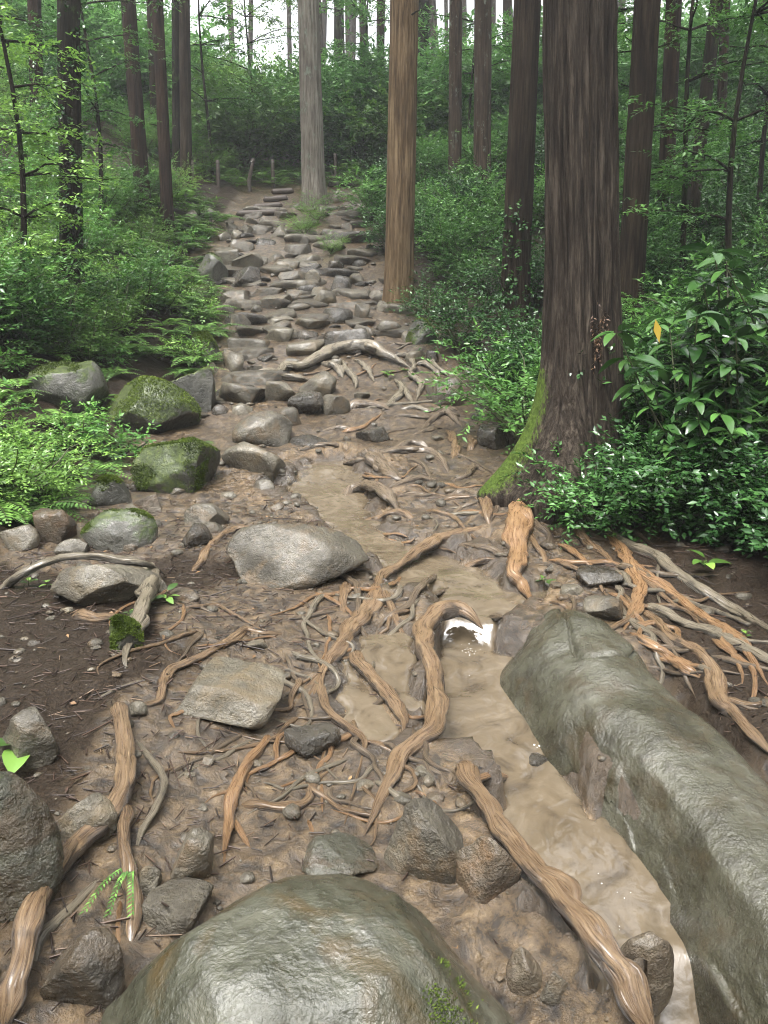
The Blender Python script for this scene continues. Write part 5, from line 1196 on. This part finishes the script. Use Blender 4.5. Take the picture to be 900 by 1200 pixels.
# small seedlings in the open
def seedling(px, py, s, lab, n_=5, ll=.06, lw=.035, seed=0, material='leaf_light'):
    r = np.random.default_rng(seed + 900); q = G(px, py)
    a = np.arange(n_) * 6.28 / n_ + r.normal(size=n_) * .3
    B = np.zeros((n_, 3)); B[:, 2] = r.uniform(.02, .07, n_)
    D = np.stack([np.cos(a), np.sin(a), r.uniform(.1, .6, n_)], 1); N = np.tile([0, 0, 1.0], (n_, 1)) + r.normal(size=(n_, 3)) * .15
    V, f, m_ = broad_leaves(B, D, N, ll * r.uniform(.7, 1.1, n_), lw / ll, .3); rn = np.repeat(r.random(n_), m_)
    sv, sf = tube_simple(np.array([[0, 0, -.01], [0, 0, .03], [0, 0, .07]]), .003, .002)
    plant('seedling', (mesh_np('foliage', V, f, [M[material]], True, {'rnd': rn}), mesh_np('stem', sv, sf, [M['stem']], True)), tuple(q), 0, s, lab, 'plant')
for k, a in enumerate([(24, 893, 1.5, 'round-leaved seedling in front of the stone at the left edge', 5, .09, .06), (196, 706, 1.0, 'seedling beside the upright grey root stub', 5, .08, .035), (638, 688, 1.0, 'seedling between the cedar root and the slab boulder', 6, .07, .032),
     (826, 668, 1.1, 'broad-leaved seedling on the dark soil bank at right', 5, .13, .06), (34, 688, .9, 'tiny seedling left of the root-draped boulder', 6, .06, .03), (56, 690, .7, 'tiny pale seedling at the root-draped boulder', 5, .06, .03),
     (722, 636, .9, 'seedling under the bushes between the right-hand roots', 6, .08, .03), (66, 1024, .6, 'tiny clover-like seedling on the long peeled root', 5, .05, .035), (874, 750, .7, 'tiny seedling among the roots at the right edge', 4, .05, .03), (152, 726, .7, 'tiny sprout on the small mossy stone', 5, .05, .025),
     (455, 442, .9, 'sprout growing in the root tangle on the stairway', 7, .12, .05), (474, 436, .8, 'paler sprout at the right of the stairway root tangle', 6, .1, .045)]):
    seedling(*a[:4], n_=a[4], ll=a[5], lw=a[6], seed=k)
# fallen cedar sprig by the peeled root
q = G(130, 1090); r = np.random.default_rng(6); Bv, Dv = [], []
for k, off in enumerate([(0, 0), (.045, .0), (-.05, .01)]):
    for s in np.linspace(0, 1, 36):
        Bv.append([off[0] * s * 1.4, .2 - .2 * s + off[1], .05 + .03 * math.sin(s * 3)]); sg = 1 if len(Bv) % 2 else -1; Dv.append([sg * .5, -1, .25])
V, f, rn = leaf_arrays(np.array(Bv), np.array(Dv), np.tile([0, 0, 1.0], (len(Bv), 1)), .022, .006)
tag(link('cedar_sprig', mesh_np('cedar_sprig', V, f, [M['leaf_mid']], False, {'rnd': rn}), None, tuple(q)), 'green cedar sprig lying by the long peeled root', 'sprig')

# leafy understorey trees at the right and a branch reaching in at the left
def understory(px, Y, h, seed, label, material, spread=1.6, zlo=.35, ntw=420, ll=.07, lean=0.0):
    r = np.random.default_rng(seed); b = np.array(at_px(px, 300, Y)); e = empty('understory_tree', tuple(b))
    t = np.linspace(0, 1, 10)[:, None]; C = np.hstack([lean * t + .08 * np.sin(t * 5 + seed), .1 * np.sin(t * 4), h * t])
    tv, tf = tube_simple(C, .045, .012, 8); limbs, B, D = [], [], []
    for k in range(16):
        z = r.uniform(zlo, 1.0); i = min(8, int(z * 9)); c0 = C[i]; a = r.uniform(0, 6.28); L = spread * r.uniform(.5, 1.0)
        s = np.linspace(0, 1, 6)[:, None]; Cc = c0 + np.hstack([np.cos(a) * L * s, np.sin(a) * L * s, .3 * L * s - .22 * L * s * s]) + r.normal(size=(6, 3)) * .04 * s
        limbs.append(tube_simple(Cc, .016, .004)); m_ = ntw // 16; ss = r.uniform(.25, 1, m_); ii = np.minimum((ss * 5).astype(int), 4)
        B.append(Cc[ii] + r.normal(size=(m_, 3)) * [.12, .12, .05]); aa = a + r.normal(size=m_) * .9; D.append(np.stack([np.cos(aa), np.sin(aa), r.normal(size=m_) * .2], 1))
    B, D = np.vstack(B), np.vstack(D)
    V, f, rn = twigs(B, D, .26, 9, ll, ll * .42, r, flat=.3)
    link('trunk', mesh_np('trunk', tv, tf, [M['bark_dark']], True), e)
    for lv, lf in limbs: link('limb', mesh_np('limb', lv, lf, [M['bark_dark']], True), e)
    link('crown', mesh_np('crown', V, f, [M[material]], False, {'rnd': rn}), e); tag(e, label, 'tree'); return e
understory(795, 10.5, 5.2, 1, 'slim leafy young tree behind the grey-brown cedar', 'leaf_mid', 1.3)
understory(858, 9.0, 4.6, 2, 'airy broadleaf young tree near the right picture edge', 'leaf_mid', 1.5)
understory(890, 12.0, 5.5, 3, 'dark-leaved young tree at the right picture edge', 'leaf_dark', 1.6)
understory(735, 12.5, 5.0, 4, 'leafy young tree seen through the gap right of the huge cedar', 'leaf_mid', 1.3)
understory(25, 9.0, 4.0, 5, 'young tree with fresh leaves at the left picture edge', 'leaf_light', 1.2, .3)
understory(120, 13.5, 4.6, 6, 'leafy young tree between the left trunks', 'leaf_mid', 1.5)
understory(300, 23.5, 6.0, 7, 'light green young tree on the slope left of the pale tree', 'leaf_light', 2.0, ll=.1)
understory(250, 20.0, 5.5, 8, 'leafy young tree above the fence posts', 'leaf_mid', 1.8, ll=.09)
understory(430, 24.0, 5.0, 9, 'leafy young tree between pale and tan trunks', 'leaf_mid', 2.0, ll=.1)
understory(550, 21.0, 5.0, 10, 'leafy young tree behind the paired grey trunks', 'leaf_mid', 1.9, ll=.1)
understory(10, 13.0, 6.5, 11, 'taller young tree filling the top left corner', 'leaf_mid', 2.0, ll=.08)

# fence posts at the end of the path
def post(px, py, Y, hpx, label, lean=0.0):
    b = at_depth(px, py, Y); h = hpx * Y / F; b[2] = max(float(Hs(b[0], b[1])), b[2] - .0)
    C = np.array([[0, 0, -.3], [0, 0, 0], [lean * .5, 0, h * .5], [lean, 0, h * .97], [lean, 0, h]])
    n_, nA = 5, 10; a = np.linspace(0, 2 * math.pi, nA, endpoint=False); rr = np.array([.05, .05, .046, .044, .015])
    V = C[:, None] + np.stack([np.cos(a), np.sin(a), 0 * a], 1)[None] * rr[:, None, None]; V = V.reshape(-1, 3) + 0
    k = np.arange(n_ * nA).reshape(n_, nA); kn = np.roll(k, -1, 1)
    e = empty('fence_post', tuple(b)); link('shaft', mesh_np('shaft', V, np.stack([k[:-1], kn[:-1], kn[1:], k[1:]], -1).reshape(-1, 4), [M['wood']], True), e)
    V2 = (V.reshape(n_, nA, 3)[2:4] - C[2:4][:, None] ) * 1.18 + C[2:4][:, None]; V2[0, :, 2] = h * .8; V2[1, :, 2] = h * .86
    k = np.arange(2 * nA).reshape(2, nA); kn = np.roll(k, -1, 1)
    link('rope_band', mesh_np('rope_band', V2.reshape(-1, 3), np.stack([k[:-1], kn[:-1], kn[1:], k[1:]], -1).reshape(-1, 4), [M['root_grey']], True), e)
    tag(e, label, 'post', 'fence posts along the upper path')
for a in [(174, 208, 18.0, 22, 'leftmost fence post below the red-brown trunk'), (226, 216, 18.6, 25, 'second fence post from the left'), (256, 213, 19.2, 22, 'third fence post from the left'), (292, 211, 19.8, 22, 'fourth fence post from the left, leaning', .12),
          (320, 210, 20.4, 20, 'fence post nearest the pale tree on its left'), (393, 196, 22.0, 14, 'short post right of the pale tree')]:
    post(*a[:5], *(a[5:]))

# the wood goes on all round: one far mass of foliage left, right and behind the photographer
r = np.random.default_rng(77); n_ = 14000
a = r.uniform(0, 6.28, n_); d_ = r.uniform(17, 42, n_)
X, Yv = np.cos(a) * d_, np.sin(a) * d_ + 4
keep = ~((np.abs(X) < .68 * (Yv + 3)) & (Yv > 0)); X, Yv = X[keep], Yv[keep]; n_ = len(X)
Z = Hs(X, Yv) + r.random(n_) ** 1.2 * 13
D = r.normal(size=(n_, 3)) * [1, 1, .4]; N_ = np.stack([-X, -Yv, 10 + 0 * X], 1) * .05 + r.normal(size=(n_, 3)) * .4
V, f, rn = twigs(np.stack([X, Yv, Z], 1), D, 1.3, 5, .62, .36, r, flat=.6)
tag(link('surrounding_wood', mesh_np('surrounding_wood', V, f, [M['leaf_dark']], False, {'rnd': rn})), 'mass of green woodland continuing around the trail', 'woodland', kind='stuff')

# ------------------------------------------------------------------ litter, gravel and foam
r = np.random.default_rng(21); n_ = 9000
X = np.concatenate([r.uniform(-2.4, .9, n_ * 3 // 4), r.uniform(.9, 2.4, n_ // 4)]); Yv = r.uniform(1.4, 7.0, len(X))
qw, _ = stream_at(X, Yv, SP, SWD, SZ)
keep = (r.random(len(X)) < np.clip(sstep(-.1, -.8, X) * sstep(6.5, 4.5, Yv) + sstep(1.0, 1.4, X) + .12, .0, 1)) & (qw > 1.15); X, Yv = X[keep], Yv[keep]; n_ = len(X)
Z = Hs(X, Yv) + r.uniform(.002, .012, n_); a = r.uniform(0, 6.28, n_); ln = r.uniform(.02, .075, n_); ln = np.where(r.random(n_) < .05, ln * 3, ln); wd = r.uniform(.0012, .003, n_) * np.where(ln > .08, 1.5, 1)
D = np.stack([np.cos(a), np.sin(a), r.normal(size=n_) * .15], 1); S = np.stack([-np.sin(a), np.cos(a), 0 * a], 1); c0 = np.stack([X, Yv, Z], 1)
U = np.array([0, 0, 1.0]); e0, e1 = c0 - D * ln[:, None] * .5, c0 + D * ln[:, None] * .5; w = wd[:, None]
V = np.stack([e0 + S * w, e0 - S * w, e0 + U * w * 1.6, e1 + S * w, e1 - S * w, e1 + U * w * 1.6], 1).reshape(-1, 3); o_ = (np.arange(n_) * 6)[:, None]
f = np.stack([o_ + [0, 2, 5, 3], o_ + [2, 1, 4, 5], o_ + [1, 0, 3, 4]], 1).reshape(-1, 4)
tag(link('needle_litter', mesh_np('needle_litter', V, f, [M['litter']], False, {'rnd': np.repeat(r.random(n_), 6)})), 'dark cedar needle litter covering the soil', 'litter', kind='stuff')
# gravel
V0, F0 = ico(2); Vs, Fs, off = [], [], 0
for k in range(1900):
    if k >= 1500: y = r.uniform(1.5, 6.5); x = r.normal() * .55 - .1 if k < 1750 else r.uniform(-2.3, -.6)
    elif k < 900: y = r.uniform(1.5, 7.5); x = r.uniform(-2.2, 1.9)
    else: y = r.uniform(7.5, 15); x = r.uniform(float(XL(y)), float(XR(y)))
    s = (.004 + .026 * r.random() ** 6) * (1 + .12 * y) * np.array([1, r.uniform(.6, 1), r.uniform(.4, .7)])
    v_ = rotz(V0 * s * (1 + .25 * vnoise(V0 * 1.3 + k, 5))[:, None], r.uniform(0, 6.28)); Vs.append(v_ + [x, y, float(Hs(x, y)) + s[2] * .3]); Fs.append(F0 + off); off += len(V0)
tag(link('gravel', mesh_np('gravel', np.vstack(Vs), np.vstack(Fs), [M['rock']], True)), 'small gravel washed over the muddy path', 'gravel', kind='stuff')
# fallen leaves and bits of dead leaf on the needle soil
n_ = 260; X = np.concatenate([r.uniform(-2.2, -.4, 170), r.uniform(-.4, 1.9, 90)]); Yv = r.uniform(1.6, 7.5, n_); a = r.uniform(0, 6.28, n_)
V, f, rn = leaf_arrays(np.stack([X, Yv, Hs(X, Yv) + .006], 1), np.stack([np.cos(a), np.sin(a), 0 * a], 1), np.tile([0, 0, 1.0], (n_, 1)) + r.normal(size=(n_, 3)) * .3, r.uniform(.02, .05, n_), r.uniform(.01, .024, n_))
tag(link('fallen_leaves', mesh_np('fallen_leaves', V, f, [M['deadleaf']], False, {'rnd': rn})), 'fallen brown leaves scattered over the trail', 'leaves', kind='stuff')
# foam along the slab and below the roots
fo, n, l, p = mat('foam'); p.inputs['Base Color'].default_value = (.75, .75, .72, 1); p.inputs['Roughness'].default_value = .4
Vs, Fs, off = [], [], 0
def bubbles(pts, n_, sp, smax):
    global off
    P = np.array([hit(a, b, Wf) for a, b in pts])
    for k in range(n_):
        t = r.random() * (len(P) - 1); i = int(t); q = P[i] * (1 - t + i) + P[i + 1] * (t - i) + np.array([r.normal() * sp, r.normal() * sp, 0])
        s = r.uniform(.3, 1) * smax; Vs.append(ico(1)[0] * [s, s, s * .5] + q); Fs.append(ico(1)[1] + off); off += len(ico(1)[0])
def Wf(X, Y):
    q, lev = stream_at(np.atleast_1d(X), np.atleast_1d(Y), SP, SWD, SZ); return np.where(q < 1.4, lev, -9)
bubbles([(612, 832), (622, 850), (634, 875)], 220, .012, .006); bubbles([(560, 745), (548, 768), (540, 785)], 60, .025, .004); None
bubbles([(640, 940), (700, 1000), (740, 1070)], 30, .06, .0035); bubbles([(712, 1083), (724, 1085)], 90, .009, .004); None
tag(link('foam', mesh_np('foam', np.vstack(Vs), np.vstack(Fs), [fo], True)), 'white foam flecks on the muddy stream', 'foam', kind='stuff')

# ------------------------------------------------------------------ mist between the trees
bm = bmesh.new(); bmesh.ops.create_cube(bm, size=1.0)
zl = float(GZ.min()) - 1.0; zh = 52.0; x_ = gx.max() + 3; y0_, y1_ = gy.min() - 3, gy.max() + 3
for v_ in bm.verts: v_.co = (v_.co.x * 2 * x_, (y0_ + y1_) / 2 + v_.co.y * (y1_ - y0_), (zl + zh) / 2 + v_.co.z * (zh - zl))
me = bpy.data.meshes.new('haze'); bm.to_mesh(me); bm.free()
hm = bpy.data.materials.new('mist'); hm.use_nodes = True; nn = hm.node_tree.nodes; nn.clear()
out = nn.new('ShaderNodeOutputMaterial'); pv = nn.new('ShaderNodeVolumePrincipled'); pv.inputs['Color'].default_value = (.93, .96, .98, 1); pv.inputs['Density'].default_value = .0019; pv.inputs['Anisotropy'].default_value = .2
hm.node_tree.links.new(pv.outputs[0], out.inputs['Volume']); me.materials.append(hm)
tag(link('haze', me), 'pale mist hanging between the far trunks', 'mist', kind='stuff')
